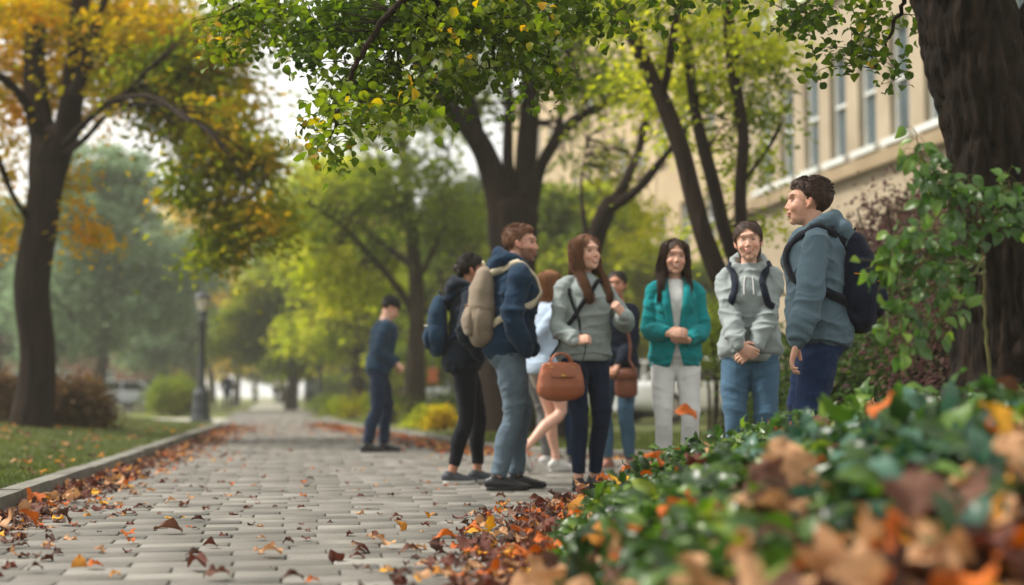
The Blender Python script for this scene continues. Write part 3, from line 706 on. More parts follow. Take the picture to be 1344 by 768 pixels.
# ------------------------------------------------------------------ big near tree on the right with overhanging branches and a vine
bF = np.array((1.93, 5.75, .15))
Ff = lambda *p: px(*[(a, b, 5.75 + c) for a, b, c in p])
def near_tree():
    t = thing('broadleaf_tree', 'huge dark furrowed tree at the right edge with leafy overhanging branches', 'tree', bF)
    mb = MB()
    def limb(P, r, n=48, res=10):
        Q, a, _ = spline(np.asarray(P, float), np.asarray(r, float), np.asarray(r, float), res); mb.tube(Q, a, a, ref=(1, .1, .05), n=n, cap='round')
    limb([bF - (0, 0, .15), *Ff((1322, 480, 0), (1312, 380, 0), (1305, 280, 0), (1297, 190, 0), (1286, 110, 0), (1268, 30, 0), (1245, -60, 0), (1225, -160, 0), (1200, -300, .2), (1180, -480, .3)), ], [.30, .225, .20, .195, .20, .215, .215, .20, .18, .15, .12], 96, 22)
    limb(Ff((1318, 150, .03), (1345, 90, .02), (1385, 10, .05), (1430, -100, .1), (1500, -300, .2)), [.11, .145, .13, .12, .09], 60, 16)
    V = mb.verts(); o = mb.build('trunk', m_bark_n, t, off=bF)
    me = o.data; co = np.empty(len(me.vertices) * 3); me.vertices.foreach_get('co', co); co = co.reshape(-1, 3); nv = np.empty(len(me.vertices) * 3); me.vertices.foreach_get('normal', nv); nv = nv.reshape(-1, 3)
    q = co + np.column_stack([vnoise(co * 5), vnoise(co * 5 + 9), vnoise(co * 5 + 20)]) * .06
    r = np.abs(2 * vnoise(q * (30, 30, 5.5)) - 1); r2 = np.abs(2 * vnoise(q * (62, 62, 13)) - 1)
    co += nv * ((-.028 * (1 - r) ** 2.5 - .010 * (1 - r2) ** 2 + .05 * (vnoise(co * (3, 3, 2)) - .5))[:, None])
    me.vertices.foreach_set('co', co.ravel()); me.update()
    # limbs out of view above that carry the hanging foliage
    lb = MB(); P = Ff((1240, -70, 0))[0]; nodes = []
    def br(pts, r0, r1):
        pts = np.array(pts); rr = np.linspace(r0, r1, len(pts)); Q, a, _ = spline(pts, rr, rr, 8)
        Q[1:-1] += RNG.normal(size=Q[1:-1].shape) * .008
        lb.tube(Q, a, a, ref=(.2, .3, 1), n=8); nodes.extend([tuple(q) for q in Q]); return Q
    top = Ff((1215, -200, .1))[0]
    br([top, *px((1050, -230, 6.4), (860, -210, 7.0), (700, -130, 7.2), (600, -40, 7.3), (560, 20, 7.4), (520, 60, 7.5))], .10, .012)
    br([*px((700, -130, 7.2), (600, -110, 7.6), (500, -60, 7.8), (420, -40, 8.0), (350, -10, 8.0), (290, 20, 8.0))], .05, .006)
    br([*px((600, -40, 7.3), (540, -10, 7.0), (480, 60, 6.8), (450, 130, 6.8), (430, 190, 6.8))], .025, .004)
    br([*px((640, -70, 7.2), (660, 0, 7.4), (650, 60, 7.6), (630, 110, 7.7))], .02, .004)
    br([*px((760, -170, 7.1), (740, -60, 7.6), (730, 20, 7.8), (720, 90, 7.9))], .02, .004)
    br([*px((860, -210, 7.0), (900, -100, 7.2), (930, -20, 7.3))], .02, .004)
    br([top, *px((1180, -150, 6.6), (1120, -60, 7.2), (1080, -20, 7.6), (1045, 20, 7.8))], .04, .004)
    br([*px((1160, -120, 6.7), (1190, -30, 7.2), (1170, 40, 7.4), (1150, 90, 7.4))], .02, .004)
    nodes_a = np.array(nodes)
    rng = np.random.default_rng(5); PP = []; DD = []; UU = []; SS = []
    spots = [(455, 60, 7.2, 60, 60, 30), (500, 20, 7.4, 90, 45, 34), (600, 40, 7.4, 90, 55, 40), (545, 110, 7.4, 50, 36, 10), (440, 150, 6.9, 28, 50, 14), (500, 130, 7.1, 40, 45, 14), (690, 40, 7.6, 80, 50, 28), (640, 95, 7.6, 60, 26, 7), (725, 90, 7.8, 35, 30, 9), (350, 10, 8.0, 70, 28, 26), (400, 40, 7.9, 50, 28, 16), (300, 45, 8.0, 35, 22, 8), (770, 10, 7.5, 90, 28, 16), (910, -25, 7.3, 90, 25, 14),
             (640, -60, 7.3, 200, 60, 40), (1075, 12, 7.6, 50, 16, 9), (1150, 25, 7.4, 60, 30, 9), (1125, 75, 7.4, 45, 18, 6), (1160, 98, 7.3, 24, 12, 2), (1080, -70, 7.2, 140, 30, 16)]
    for x, y, d, rxp, ryp, n in spots:
        for _ in range(n):
            a = rng.normal(size=2) * .55; c = W(x + a[0] * rxp, y + a[1] * ryp, d + rng.normal() * .25)
            j = int(np.argmin(np.linalg.norm(nodes_a - c, axis=1))); a0 = nodes_a[j]; L = np.linalg.norm(c - a0)
            end = c + np.array((rng.normal() * .06, rng.normal() * .06, -.05))
            P3, _, _ = spline(np.array([a0, (a0 + c) / 2 + (0, 0, .05 * L), c, end]), [1] * 4, [1] * 4, 4)
            lb.tube(P3, np.linspace(.0035, .0012, len(P3)), None, ref=(.2, .3, 1), n=4, cap='flat')
            k = rng.integers(13, 24); u = rng.random(k); base = c + (end - c) * u[:, None] + rng.normal(size=(k, 3)) * (.06, .06, .045)
            PP.append(base); DD.append(unit(rng.normal(size=(k, 3)) * (1, 1, .5) + (0, 0, -.55))); UU.append(unit(rng.normal(size=(k, 3)) * .6 + (0, 0, 1))); SS.append(rng.uniform(.036, .066, k))
    tp = leaf_tpl(5, 6, 1, .78, .22, .5, wav=.04)
    V, F = scatter(tp[0], tp[1], np.concatenate(PP), np.concatenate(SS), np.concatenate(DD), np.concatenate(UU))
    np_mesh('crown', V - bF, F, m_over, t, smooth=True)
    # upper crown, out of the frame, that shades the bed and trunk
    bl = [((bF[0] + dx, bF[1] + dy, z), (1.3, 1.3, .6), 10, 40) for dx, dy, z in ((.2, .2, 4.9), (-1.4, .8, 4.7), (1.5, .4, 4.8), (.3, 2.0, 5.0), (-2.4, 1.6, 4.6))]
    PP = []; DD = []; UU = []; SS = []
    for c, rad, n, l in bl:
        for _ in range(n):
            q = np.array(c) + unit(rng.normal(size=3)) * np.array(rad) * rng.random() ** .4; g = rng.normal(size=(l, 3)) * (.3, .3, .13)
            PP.append(q + g); DD.append(unit(g + (0, 0, -.1))); UU.append(unit(rng.normal(size=g.shape) * .5 + (0, 0, 1))); SS.append(rng.uniform(.06, .11, l))
    V, F = scatter(*QUAD, np.concatenate(PP), np.concatenate(SS), np.concatenate(DD), np.concatenate(UU)); np_mesh('crown', V - bF, F, m_over, t)
    for c, *_ in bl: lb.tube([Ff((1180, -480, .3))[0] * .5 + bF * 0 + Ff((1200, -300, .2))[0] * .5, (Ff((1180, -480, .3))[0] + np.array(c)) / 2, c], [.08, .05, .02], ref=(.2, .3, 1), n=8, res=5)
    lb.build('branches', m_bark, t, off=bF)
    return t
near_tree()
# vine on the trunk
m_vine = mat('leaf_vine', C('#3f6a26'), .42, spec=.45, trans=.4, nscale=3, island=[(0, C('#28401c')), (1, C('#84963a')), (.5, C('#40602a')), (.8, C('#607e30'))])
m_stem = mat('green_stem', C('#4d5a2a'), .7, C('#5f4a2c'), 20)
def vine():
    b = W(1300, 440, 5.45); b[2] = .3
    t = thing('climbing_vine', 'leafy green vine on the big right trunk, reaching towards the striped backpack', 'vine', b)
    st = MB(); rng = np.random.default_rng(9); PP = []; DD = []; UU = []; SS = []
    runs = [[(1300, 500, 5.42), (1292, 400, 5.40), (1290, 300, 5.38), (1275, 240, 5.3), (1240, 235, 5.2), (1215, 215, 5.15), (1200, 170, 5.1)],
            [(1290, 300, 5.38), (1250, 275, 5.25), (1220, 250, 5.2), (1205, 205, 5.15)],
            [(1291, 350, 5.38), (1250, 330, 5.2), (1215, 345, 5.1), (1180, 350, 5.05), (1150, 345, 5.0)],
            [(1291, 360, 5.38), (1245, 365, 5.15), (1205, 390, 5.05), (1180, 430, 5.0), (1190, 450, 5.0)],
            [(1291, 330, 5.38), (1260, 300, 5.2), (1230, 300, 5.1), (1195, 305, 5.05), (1165, 325, 5.0)],
            [(1290, 300, 5.4), (1310, 270, 5.35), (1325, 245, 5.35), (1318, 225, 5.35)],
            [(1291, 340, 5.38), (1260, 380, 5.2), (1235, 420, 5.1), (1215, 440, 5.05)],
            [(1290, 280, 5.38), (1320, 300, 5.35), (1335, 260, 5.35)], [(1292, 310, 5.38), (1255, 250, 5.25), (1230, 235, 5.2)], [(1291, 345, 5.38), (1240, 345, 5.15), (1200, 330, 5.05), (1160, 370, 5.0)]]
    for i, r in enumerate(runs):
        P = np.array([W(*q) for q in r]); Q, a, _ = spline(P, np.linspace(.007, .002, len(P)), np.linspace(.007, .002, len(P)), 8); Q += rng.normal(size=Q.shape) * .004
        st.tube(Q, a, None, ref=(.2, .4, 1), n=6)
        L = len(Q); i0 = 12 if i == 0 else 4
        for j in range(i0, L):
            for _ in range(1 if (i == 0 and j < 30) or rng.random() < .35 else 2):
                d = unit(rng.normal(size=3) + (-.5, -.5, -.1)); ln = rng.uniform(.02, .09); e = Q[j] + d * ln
                st.tube([Q[j], (Q[j] + e) / 2 + (0, 0, .008), e], [.0014, .0012, .001], ref=(.2, .4, 1), n=4, cap='flat')
                PP.append(e); DD.append(unit(d * .5 + rng.normal(size=3) * .4 + (0, 0, -.55))); UU.append(unit(rng.normal(size=3) * .45 + (0, -.75, .6))); SS.append(rng.uniform(.042, .078))
    st.build('stem', m_stem, t, off=b)
    tp = leaf_tpl(7, 9, 1, .62, .22, .45, wav=.03)
    V, F = scatter(tp[0], tp[1], np.array(PP), np.array(SS), np.array(DD), np.array(UU)); np_mesh('foliage', V - b, F, m_vine, t, smooth=True)
vine()

# ------------------------------------------------------------------ planted bed
EDGE = [(1.4, .0), (2.5, .02), (3.5, .04), (4.9, .08), (6.0, .16), (7.6, .33), (9.3, .55), (10.6, 1.2), (11.3, 2.2), (11.6, 3.3)]
ex = lambda y: np.interp(y, [a for a, b in EDGE], [b for a, b in EDGE])
def bed_z(x, y):
    x = np.asarray(x, float); y = np.asarray(y, float)
    e = x - ex(y); e2 = np.clip((11.4 - y) / 1.0, 0, 1)
    h = .47 * (1 - np.exp(-np.clip(e, 0, None) / .74)) * smooth01(e2) + .055 * np.clip(e - .4, 0, 1.6)
    h = h * (1 - .50 * smooth01((y - 5.8) / 3.2)); h = h * (1 - .45 * smooth01((3.6 - y) / 2.2))
    return np.where(e > -.05, h, 0) + .006
V = []; nx, ny = 60, 70
for y in np.linspace(1.3, 11.5, ny):
    for k in range(nx): x = ex(y) - .04 + (k / (nx - 1)) ** 1.4 * 5.0; V.append((x, y, float(bed_z(x, y)) + .02 * random.random() - (.02 if k == 0 else 0)))
F = [(j * nx + i, j * nx + i + 1, (j + 1) * nx + i + 1, (j + 1) * nx + i) for j in range(ny - 1) for i in range(nx - 1)]
m_bed = mat('bed_soil', C('#3a2c20'), .95, C('#57402c'), 14, .9, 60, bdist=.02)
struct(np_mesh('planting_bed', V, F, m_bed, smooth=True))

m_cover = mat('leaf_cover', C('#2f5a2a'), .38, spec=.5, trans=.3, nscale=3.2, island=[(0.08, C('#182a12')), (1, C('#929a38')), (.46, C('#2c481c')), (.78, C('#547226'))])
m_cover2 = mat('leaf_cover_bluish', C('#3b5f4a'), .42, spec=.45, trans=.2, nscale=2.2, island=[(0, C('#1c3626')), (1, C('#55796a')), (.5, C('#32563f'))])
rng = np.random.default_rng(3)
def cover(n, material, seed, yr, er, hgt, sz, upz, name='ground_cover', lab='', dens=None):
    rng = np.random.default_rng(seed); y = yr[0] + (yr[1] - yr[0]) * rng.random(n) ** 1.15; e = er[0] + (er[1] - er[0]) * rng.random(n); x = ex(y) + e
    keep = vnoise(np.column_stack([x * 2.2, y * 2.2, x * 0 + seed])) > (dens if dens is not None else .3); x = x[keep]; y = y[keep]; e = e[keep]; n = len(x)
    # the side that faces the camera near the bottom of the view is covered in dead leaves instead
    keep = rng.random(n) < smooth01((y - 2.55 + .5 * vnoise(np.column_stack([x * 3, y * 3, x * 0]))) / .7 - (.12 if seed != 8 else 0) * (y < 3.2)); x = x[keep]; y = y[keep]; e = e[keep]; n = len(x)
    h = hgt * (.15 + .85 * rng.random(n)) * smooth01(e / .45 + .25) * (.55 + .9 * vnoise(np.column_stack([x * 3, y * 3, x * 0 + 4])))
    z = bed_z(x, y) + h
    z = np.minimum(z, .40 + .10 * (y - 2) + .1 * (x > 1.4))
    P = np.column_stack([x, y, z]); D = unit(rng.normal(size=(n, 3)) * (1, 1, .45) + (-.15, -.15, upz)); U = unit(rng.normal(size=(n, 3)) * .5 + (-.1, -.25, 1))
    tp = leaf_tpl(5, 7, 1, .5, .28, .6, wav=.05); V, F = scatter(tp[0], tp[1], P, rng.uniform(sz[0], sz[1], n), D, U)
    tag(np_mesh(name, V, F, material, smooth=True), lab, 'ground cover', kind='stuff')
cover(8500, m_cover, 1, (4.0, 9.6), (.05, 2.8), .15, (.045, .085), .1, lab='glossy green ground cover along the crest of the raised bed', dens=.32)
cover(4000, m_cover, 5, (2.3, 4.6), (.05, 2.6), .16, (.08, .13), .1, lab='large glossy green leaves in the near half of the raised bed', dens=.34)
cover(1900, m_cover2, 2, (2.6, 5.0), (.7, 2.8), .18, (.075, .12), .15, lab='bluish green broad leaves in the near right part of the bed', dens=.45)
cover(2600, m_cover, 8, (4.0, 9.6), (.0, .6), .10, (.04, .07), .2, lab='low green leaves along the left rim of the bed', dens=.25)
# some upright sprigs that break the top line of the bed
def sprigs():
    st = MB(); PP = []; DD = []; UU = []; SS = []; rng = np.random.default_rng(14)
    for x_, y_, d in [(1045, 540, 5.2), (1120, 530, 5.0), (1135, 520, 5.2), (975, 560, 5.6), (1020, 545, 4.8), (900, 585, 5.6), (1250, 500, 4.4), (1180, 525, 4.6), (840, 600, 6.2), (1080, 540, 4.2), (1300, 505, 4.0), (870, 590, 5.8), (940, 570, 5.4), (1215, 512, 4.8)]:
        tpz = W(x_, y_, d); b = tpz.copy(); b[2] = float(bed_z(b[0], b[1])); b[0] += rng.normal() * .03
        if tpz[2] < b[2] + .08: tpz[2] = b[2] + .12
        Q, a, _ = spline(np.array([b, (b + tpz) / 2 + rng.normal(size=3) * .01, tpz]), [.003, .0025, .0015], [1] * 3, 6); st.tube(Q, a, None, ref=(.2, .4, .1), n=5)
        for q in Q[3:]:
            for _ in range(2):
                PP.append(q); DD.append(unit(rng.normal(size=3) * (1, 1, .5) + (0, 0, .2))); UU.append(unit(rng.normal(size=3) * .4 + (0, -.3, 1))); SS.append(rng.uniform(.045, .08))
    tp = leaf_tpl(5, 7, 1, .6, .25, .55, wav=.04); V, F = scatter(tp[0], tp[1], np.array(PP), np.array(SS), np.array(DD), np.array(UU))
    t = tag(np_mesh('ground_cover', V, F, m_vine, smooth=True), 'bright leafy sprigs standing above the ground cover', 'ground cover', kind='stuff')
    t2 = tag(st.build('ground_cover_stems', m_stem), 'thin stems of the sprigs in the bed', 'stems', kind='stuff')
sprigs()

# ------------------------------------------------------------------ fallen leaves
def flm(name, cols, rough=.75): return mat(name, C(cols[0]), rough, C(cols[1]), 22, .5, 70, trans=.18, bdist=.003, vec='Generated')
LM = {'rust brown': flm('dead_leaf_rust', ('#735040', '#4c3024')), 'red-brown': flm('dead_leaf_red', ('#6a3a2c', '#46261e')), 'orange': flm('dead_leaf_orange', ('#c0651f', '#94491e')),
      'amber': flm('dead_leaf_amber', ('#c48a2c', '#9a5c20')), 'pale tan': flm('dead_leaf_tan', ('#c49a72', '#946a48')), 'dark brown': flm('dead_leaf_dark', ('#4a2c1e', '#33211a')), 'golden yellow': flm('dead_leaf_gold', ('#d8a52c', '#b87c22'))}
def leaf_shape(kind, rng):
    if kind == 'curled': return leaf_tpl(7, 9, 1, .62, .45, .75, twist=.5, wav=.12)
    if kind == 'flat': return leaf_tpl(7, 9, 1, .66, .18, .25, twist=.3, wav=.07)
    if kind == 'folded': return leaf_tpl(7, 9, 1, .78, .6, .35, twist=.2, wav=.10)
    if kind == 'lobed': return leaf_tpl(9, 19, 1, .95, .28, .45, lobes=3.5, twist=.4, wav=.14)
LS = {k: leaf_shape(k, RNG) for k in ('curled', 'flat', 'folded', 'lobed')}
def leaf_mesh(kind, colour):
    V, F = LS[kind]; V = V - (0, .5, V[:, 2].min())
    m_ = LM[colour]; me = bpy.data.meshes.new('fallen_leaf'); me.from_pydata((V).tolist(), [], F.tolist()); me.materials.append(m_)
    me.polygons.foreach_set('use_smooth', [True] * len(me.polygons)); me.update(); return me
LMESH = {(k, c): leaf_mesh(k, c) for k in LS for c in LM}
NL = 0; MANY = []
ORD = ['', 'second ', 'third ', 'fourth ', 'fifth ', 'sixth ', 'seventh ', 'eighth ', 'ninth ', 'tenth ', 'eleventh ', 'twelfth ', 'thirteenth ', 'fourteenth ', 'fifteenth ', 'sixteenth ', 'seventeenth ', 'eighteenth ', 'nineteenth ', 'twentieth ']
def fallen(kind, colour, loc, size, rot, label, group=None):
    global NL
    o = bpy.data.objects.new('fallen_leaf', LMESH[(kind, colour)]); COL.objects.link(o); o.location = loc; o.scale = (size,) * 3; o.rotation_euler = rot; NL += 1
    if group: MANY.append((label, loc[1], o))
    return tag(o, label, 'leaf', group)
# the ones that can be picked out
def on_path(x, y, z=.02): p = G(x, y, z); return (p[0], p[1], z)
sp = [('flat', 'amber', 103, 742, .085, (R(62), R(8), R(20)), 'amber leaf standing on edge on the paving near the bottom left corner'),
      ('lobed', 'orange', 124, 746, .06, (R(5), 0, R(-70)), 'flat orange leaf lying just right of the upright amber one'),
      ('curled', 'dark brown', 46, 750, .06, (0, R(8), R(80)), 'dark curled leaf at the bottom left corner of the paving'),
      ('folded', 'rust brown', 220, 700, .13, (R(8), R(10), R(100)), 'large cupped rust-brown leaf alone on the left part of the paving'),
      ('folded', 'red-brown', 275, 718, .07, (R(6), R(30), R(70)), 'pointed red-brown leaf right of the large cupped one'),
      ('curled', 'red-brown', 258, 748, .11, (0, 0, R(50)), 'crumpled red-brown leaf at the bottom of the paving, left of centre'),
      ('lobed', 'rust brown', 284, 760, .09, (0, 0, R(110)), 'torn rust leaf touching the bottom edge, left of centre'),
      ('lobed', 'pale tan', 355, 730, .10, (0, 0, R(75)), 'ragged pale leaf with dark veins in the middle of the paving'),
      ('folded', 'red-brown', 436, 735, .085, (R(55), 0, R(160)), 'small red-brown leaf folded upright on the paving'),
      ('flat', 'red-brown', 474, 724, .115, (R(40), R(10), R(85)), 'heart shaped dark red leaf, largest in the middle of the paving'),
      ('lobed', 'pale tan', 492, 712, .09, (R(25), 0, R(100)), 'pale leaf leaning behind the heart shaped dark red one'),
      ('folded', 'amber', 521, 694, .09, (R(55), R(15), R(60)), 'amber leaf standing up beyond the heart shaped one'),
      ('curled', 'rust brown', 538, 730, .09, (0, 0, R(95)), 'low curled brown leaf right of the heart shaped one'),
      ('flat', 'golden yellow', 628, 703, .13, (R(6), 0, R(100)), 'large pale golden leaf lying flat right of the middle'),
      ('flat', 'amber', 646, 716, .07, (R(70), R(30), R(10)), 'small amber leaf on edge beside the large golden one'),
      ('curled', 'orange', 585, 715, .12, (0, 0, R(80)), 'curled orange-brown leaf left of the large golden one'),
      ('flat', 'pale tan', 560, 743, .09, (0, 0, R(100)), 'pale tan leaf near the bottom edge, right of centre'),
      ('flat', 'golden yellow', 508, 752, .07, (R(4), 0, R(120)), 'small dull yellow leaf at the bottom edge of the paving'),
      ('curled', 'dark brown', 383, 765, .08, (0, 0, R(90)), 'dark curled leaf cut by the bottom edge of the paving'),
      ('curled', 'dark brown', 378, 715, .06, (0, 0, R(60)), 'small dark curled leaf left of the red folded one')]
for k, c, x, y, s, r, lab in sp: fallen(k, c, on_path(x, y, .022), s, r, lab)
# on and in the bed
bedl = [('folded', 'orange', 898, 548, 5.0, .085, (R(20), R(-30), R(80)), 'bright orange leaf poking up in front of the teal blazer woman\'s white trousers'),
        ('lobed', 'pale tan', 1020, 612, 3.6, .15, (R(65), R(20), R(10)), 'large curled tan leaf standing on the ground cover in the middle of the bed'),
        ('lobed', 'rust brown', 1000, 640, 3.5, .13, (R(50), R(-30), R(60)), 'brown leaf directly below the large tan one in the bed'),
        ('flat', 'orange', 1165, 535, 3.8, .12, (R(35), R(-25), R(-60)), 'long orange leaf on top of the bed below the navy backpack'),
        ('folded', 'golden yellow', 1295, 555, 3.2, .11, (R(50), R(20), R(40)), 'yellow-orange leaf high on the bed near the right edge'),
        ('flat', 'rust brown', 1315, 510, 4.0, .11, (R(20), R(20), R(80)), 'dark orange leaf at the foot of the big trunk'),
        ('flat', 'amber', 760, 665, 6.0, .11, (R(70), R(10), R(-30)), 'amber leaf standing at the left tip of the ground cover'),
        ('lobed', 'orange', 855, 608, 5.3, .085, (R(30), 0, R(60)), 'orange leaf on the left slope of the ground cover'),
        ('lobed', 'red-brown', 908, 612, 5.0, .09, (R(35), 0, R(140)), 'red leaf on the ground cover right of the orange one'),
        ('flat', 'orange', 905, 660, 4.0, .09, (R(50), R(20), R(30)), 'orange leaf half way up the bed, left part'),
        ('flat', 'orange', 960, 668, 3.8, .09, (R(40), R(-20), R(-30)), 'vivid orange leaf left of the brown one in the bed'),
        ('folded', 'orange', 885, 672, 3.9, .08, (R(45), R(-20), R(-80)), 'deep orange folded leaf among the green on the bed\'s left slope'),
        ('lobed', 'pale tan', 990, 682, 3.2, .13, (R(20), R(10), R(100)), 'broad tan leaf lying on the near slope of the bed'),
        ('flat', 'golden yellow', 965, 600, 4.6, .07, (R(30), 0, R(50)), 'small yellow leaf caught in the green near the top of the bed'),
        ('folded', 'rust brown', 1070, 560, 4.4, .08, (R(30), 0, R(20)), 'small brown leaf near the crest of the bed'),
        ('lobed', 'pale tan', 1330, 610, 2.9, .13, (R(50), R(-10), R(20)), 'tan leaf at the right edge of the bed'),
        ('lobed', 'rust brown', 1200, 655, 2.8, .12, (R(50), R(10), R(-20)), 'brown leaf in the near right part of the bed'),
        ('lobed', 'orange', 835, 712, 3.6, .09, (R(50), R(10), R(70)), 'orange-brown leaf low on the bed\'s left slope')]
for k, c, x, y, d, s, r, lab in bedl:
    p = W(x, y, d); p[2] = max(p[2], float(bed_z(p[0], p[1])) + .03); fallen(k, c, tuple(p), s, r, lab)
# many more: three groups of individual leaves
cols = ['rust brown', 'red-brown', 'orange', 'amber', 'pale tan', 'dark brown', 'golden yellow']
rng = np.random.default_rng(21)
def pick(w): return cols[int(rng.choice(7, p=np.array(w) / sum(w)))]
for k in range(80):
    y = 4.8 + 6 * rng.random() ** 1.3; x = lx(y) + .3 + (ex(min(y, 9)) - .2 - lx(y) - .3) * rng.random(); c = pick((5, 5, 2, 1, 2, 4, .5)); kd = rng.choice(['curled', 'flat', 'folded', 'lobed'])
    fallen(kd, c, (x, y, .02), rng.uniform(.035, .07), (R(rng.normal() * 8), R(rng.normal() * 9 + (180 if rng.random() < .55 else 0)), rng.uniform(0, 6.28)), f'{kd} {c} leaf scattered on the open grey paving', 'leaves scattered over the middle of the paving')
for k in range(45):
    y = 5.8 + 6 * rng.random() ** 1.5; x = lx(y) + .06 + abs(rng.normal()) * .16; c = pick((5, 3, 1, 1, 4, 3, .2)); kd = rng.choice(['curled', 'folded', 'lobed'])
    fallen(kd, c, (x, y, .03 + .03 * rng.random()), rng.uniform(.07, .12), (R(rng.normal() * 25), R(rng.normal() * 25), rng.uniform(0, 6.28)), f'{kd} {c} leaf in the drift against the left kerb', 'leaves drifted against the left kerb')
for k in range(45):
    y = 4.8 + 3.5 * rng.random() ** 1.3; x = ex(y) - .02 - abs(rng.normal()) * .2; c = pick((5, 5, 3, 1, 2, 2, .3)); kd = rng.choice(['curled', 'folded', 'lobed'])
    fallen(kd, c, (x, y, .03 + .03 * rng.random()), rng.uniform(.06, .11), (R(rng.normal() * 25), R(rng.normal() * 25), rng.uniform(0, 6.28)), f'{kd} {c} leaf in the drift along the foot of the bed', 'leaves drifted along the foot of the bed')
for k in range(42):
    y = 2.25 + 1.3 * rng.random(); x = ex(y) + .02 + (.1 + .42 * (y - 2) + .35) * rng.random() * 1.5; c = pick((5, 1, .9, .6, 7, 2, .1)); kd = rng.choice(['flat', 'folded', 'lobed', 'lobed'])
    z = float(bed_z(x, y)) + .06 + .05 * rng.random()
    fallen(kd, c, (x, y, z), rng.uniform(.10, .16), (R(35 + rng.normal() * 25), R(rng.normal() * 25), R(rng.normal() * 70)), f'{kd} {c} leaf on the near slope of the bed', 'blurred dead leaves on the near slope of the bed')
by = {}
for lab, yy_, o in MANY: by.setdefault(lab, []).append((yy_, o))
for lab, v in by.items():
    v.sort(key=lambda q: q[0])
    for i, (_, o) in enumerate(v):
        if len(v) > 1: o['label'] = (ORD[i] if i < 20 else 'far ') + 'nearest ' + lab
# the rest of the litter, too many to count
def litter(label, x, y, z, sz, seed, tilt=.35, mats_w=(5, 4, 2, 1, 3, 4, .4)):
    rng = np.random.default_rng(seed); n = len(x); w_ = np.array(mats_w) / sum(mats_w); ci = rng.choice(7, n, p=w_); tp = leaf_tpl(5, 8, 1, .8, .3, .5, lobes=2.5, twist=.4, wav=.14)
    P = np.column_stack([x, y, z]); D = unit(rng.normal(size=(n, 3)) * (1, 1, tilt * .6)); U = unit(rng.normal(size=(n, 3)) * tilt * .7 + (0, 0, 1)) * rng.choice((-1, 1), (n, 1)); V, F = scatter(tp[0], tp[1], P, rng.uniform(sz[0], sz[1], n), D, U)
    mi = np.repeat(ci, len(tp[1])); tag(np_mesh('leaf_litter', V, F, [LM[c] for c in cols], smooth=True, matidx=mi), label, 'leaf litter', kind='stuff')
n = 1900; y = 5.0 + 26 * rng.random(n) ** 1.3; x = lx(y) + .03 + np.abs(rng.normal(size=n)) * (.17 + .010 * y) * np.where(rng.random(n) < .2, 1.7, .7); litter('brown leaf litter heaped along the left kerb', x, y, .02 + .05 * rng.random(n) * np.exp(-(x - lx(y)) / .2), (.035, .085), 1)
n = 700; y = 6.5 + 34 * rng.random(n) ** 1.3; x = lx(y) + (np.minimum(rx(y), 3) - lx(y)) * rng.random(n); k = (x < ex(np.minimum(y, 10.6))) | (y > 11.8); litter('small dead leaves scattered far along the paving', x[k], y[k], .02 + 0 * x[k], (.025, .06), 2, .25)
n = 1500; y = 3.0 + 5.5 * rng.random(n); x = ex(y) + .05 - np.abs(rng.normal(size=n)) * np.where(rng.random(n) < .3, .28, .10); litter('reddish leaf litter heaped along the foot of the bed', x, y, .015 + .06 * rng.random(n), (.035, .09), 3, mats_w=(6, 6, 2, 1, 3, 4, .3))
n = 750; y = 5.5 + 20 * rng.random(n) ** 1.3; x = lx(y) - .2 - rng.random(n) * (1.5 + y * .25); litter('dead leaves dotted over the left lawn', x, y, lawn_z(x, y) + .035, (.04, .085), 4, mats_w=(5, 2, 2, 2, 5, 3, .6))
n = 1500; y = rng.uniform(11, 32, n); x = rx(y) + rng.normal(size=n) * .35 - .2; litter('orange leaf litter along the right kerb behind the group', x, y, .03 + 0 * x, (.04, .10), 5, mats_w=(5, 4, 5, 1, 2, 1, .4))
n = 2300; y = 1.7 + 2.4 * rng.random(n); x = ex(y) + rng.random(n) * 2.4; z = bed_z(x, y) + .01 + .09 * rng.random(n); litter('tan and brown dead leaves covering the near slope of the bed', x, y, z, (.08, .15), 6, .8, (4.5, 1, 1.2, .6, 6, 3, .15))
n = 420; y = rng.uniform(3.5, 10, n); x = ex(y) + rng.random(n) * 2.4; z = bed_z(x, y) + .02 + .14 * rng.random(n); litter('dead leaves caught among the ground cover', x, y, z, (.06, .10), 7, .7, (4, 2, 5, 1, 4, 1, .5))
# ------------------------------------------------------------------ people
from mathutils.bvhtree import BVHTree
def fabric(name, h, rough=.95, k=.75, sheen=.06, bump=.35, bs=260, ns=9):
    c = C(h); c2 = tuple([x * k for x in c[:3]] + [1]); m = mat(name, c, rough, c2, ns, bump, bs, spec=.15, sheen=sheen, bdist=.002)
    t = m.node_tree; b = t.nodes['Principled BSDF']
    if not m.get('creased'):       # long soft creases on top of the weave
        m['creased'] = 1; tcn = N(t, 'ShaderNodeTexCoord'); mp = N(t, 'ShaderNodeMapping'); mp.inputs['Scale'].default_value = (1, 1, 1.9); nz = N(t, 'ShaderNodeTexNoise'); nz.noise_type = 'RIDGED_MULTIFRACTAL'
        nz.inputs['Scale'].default_value = 7.5; nz.inputs['Detail'].default_value = 3; nz.inputs['Distortion'].default_value = .6; bp = N(t, 'ShaderNodeBump'); bp.inputs['Strength'].default_value = .55; bp.inputs['Distance'].default_value = .014
        old = b.inputs['Normal'].links[0].from_node; t.links.new(tcn.outputs['Object'], mp.inputs[0]); t.links.new(mp.outputs[0], nz.inputs[0]); t.links.new(nz.outputs[0], bp.inputs['Height']); t.links.new(old.outputs[0], bp.inputs['Normal']); t.links.new(bp.outputs[0], b.inputs['Normal'])
    return m
m_skin = mat('skin', (1, 1, 1, 1), .5, spec=.35, attr='tint', bump=.15, bscale=220, bdist=.001)
m_skin.node_tree.nodes['Principled BSDF'].inputs['Subsurface Weight'].default_value = .12
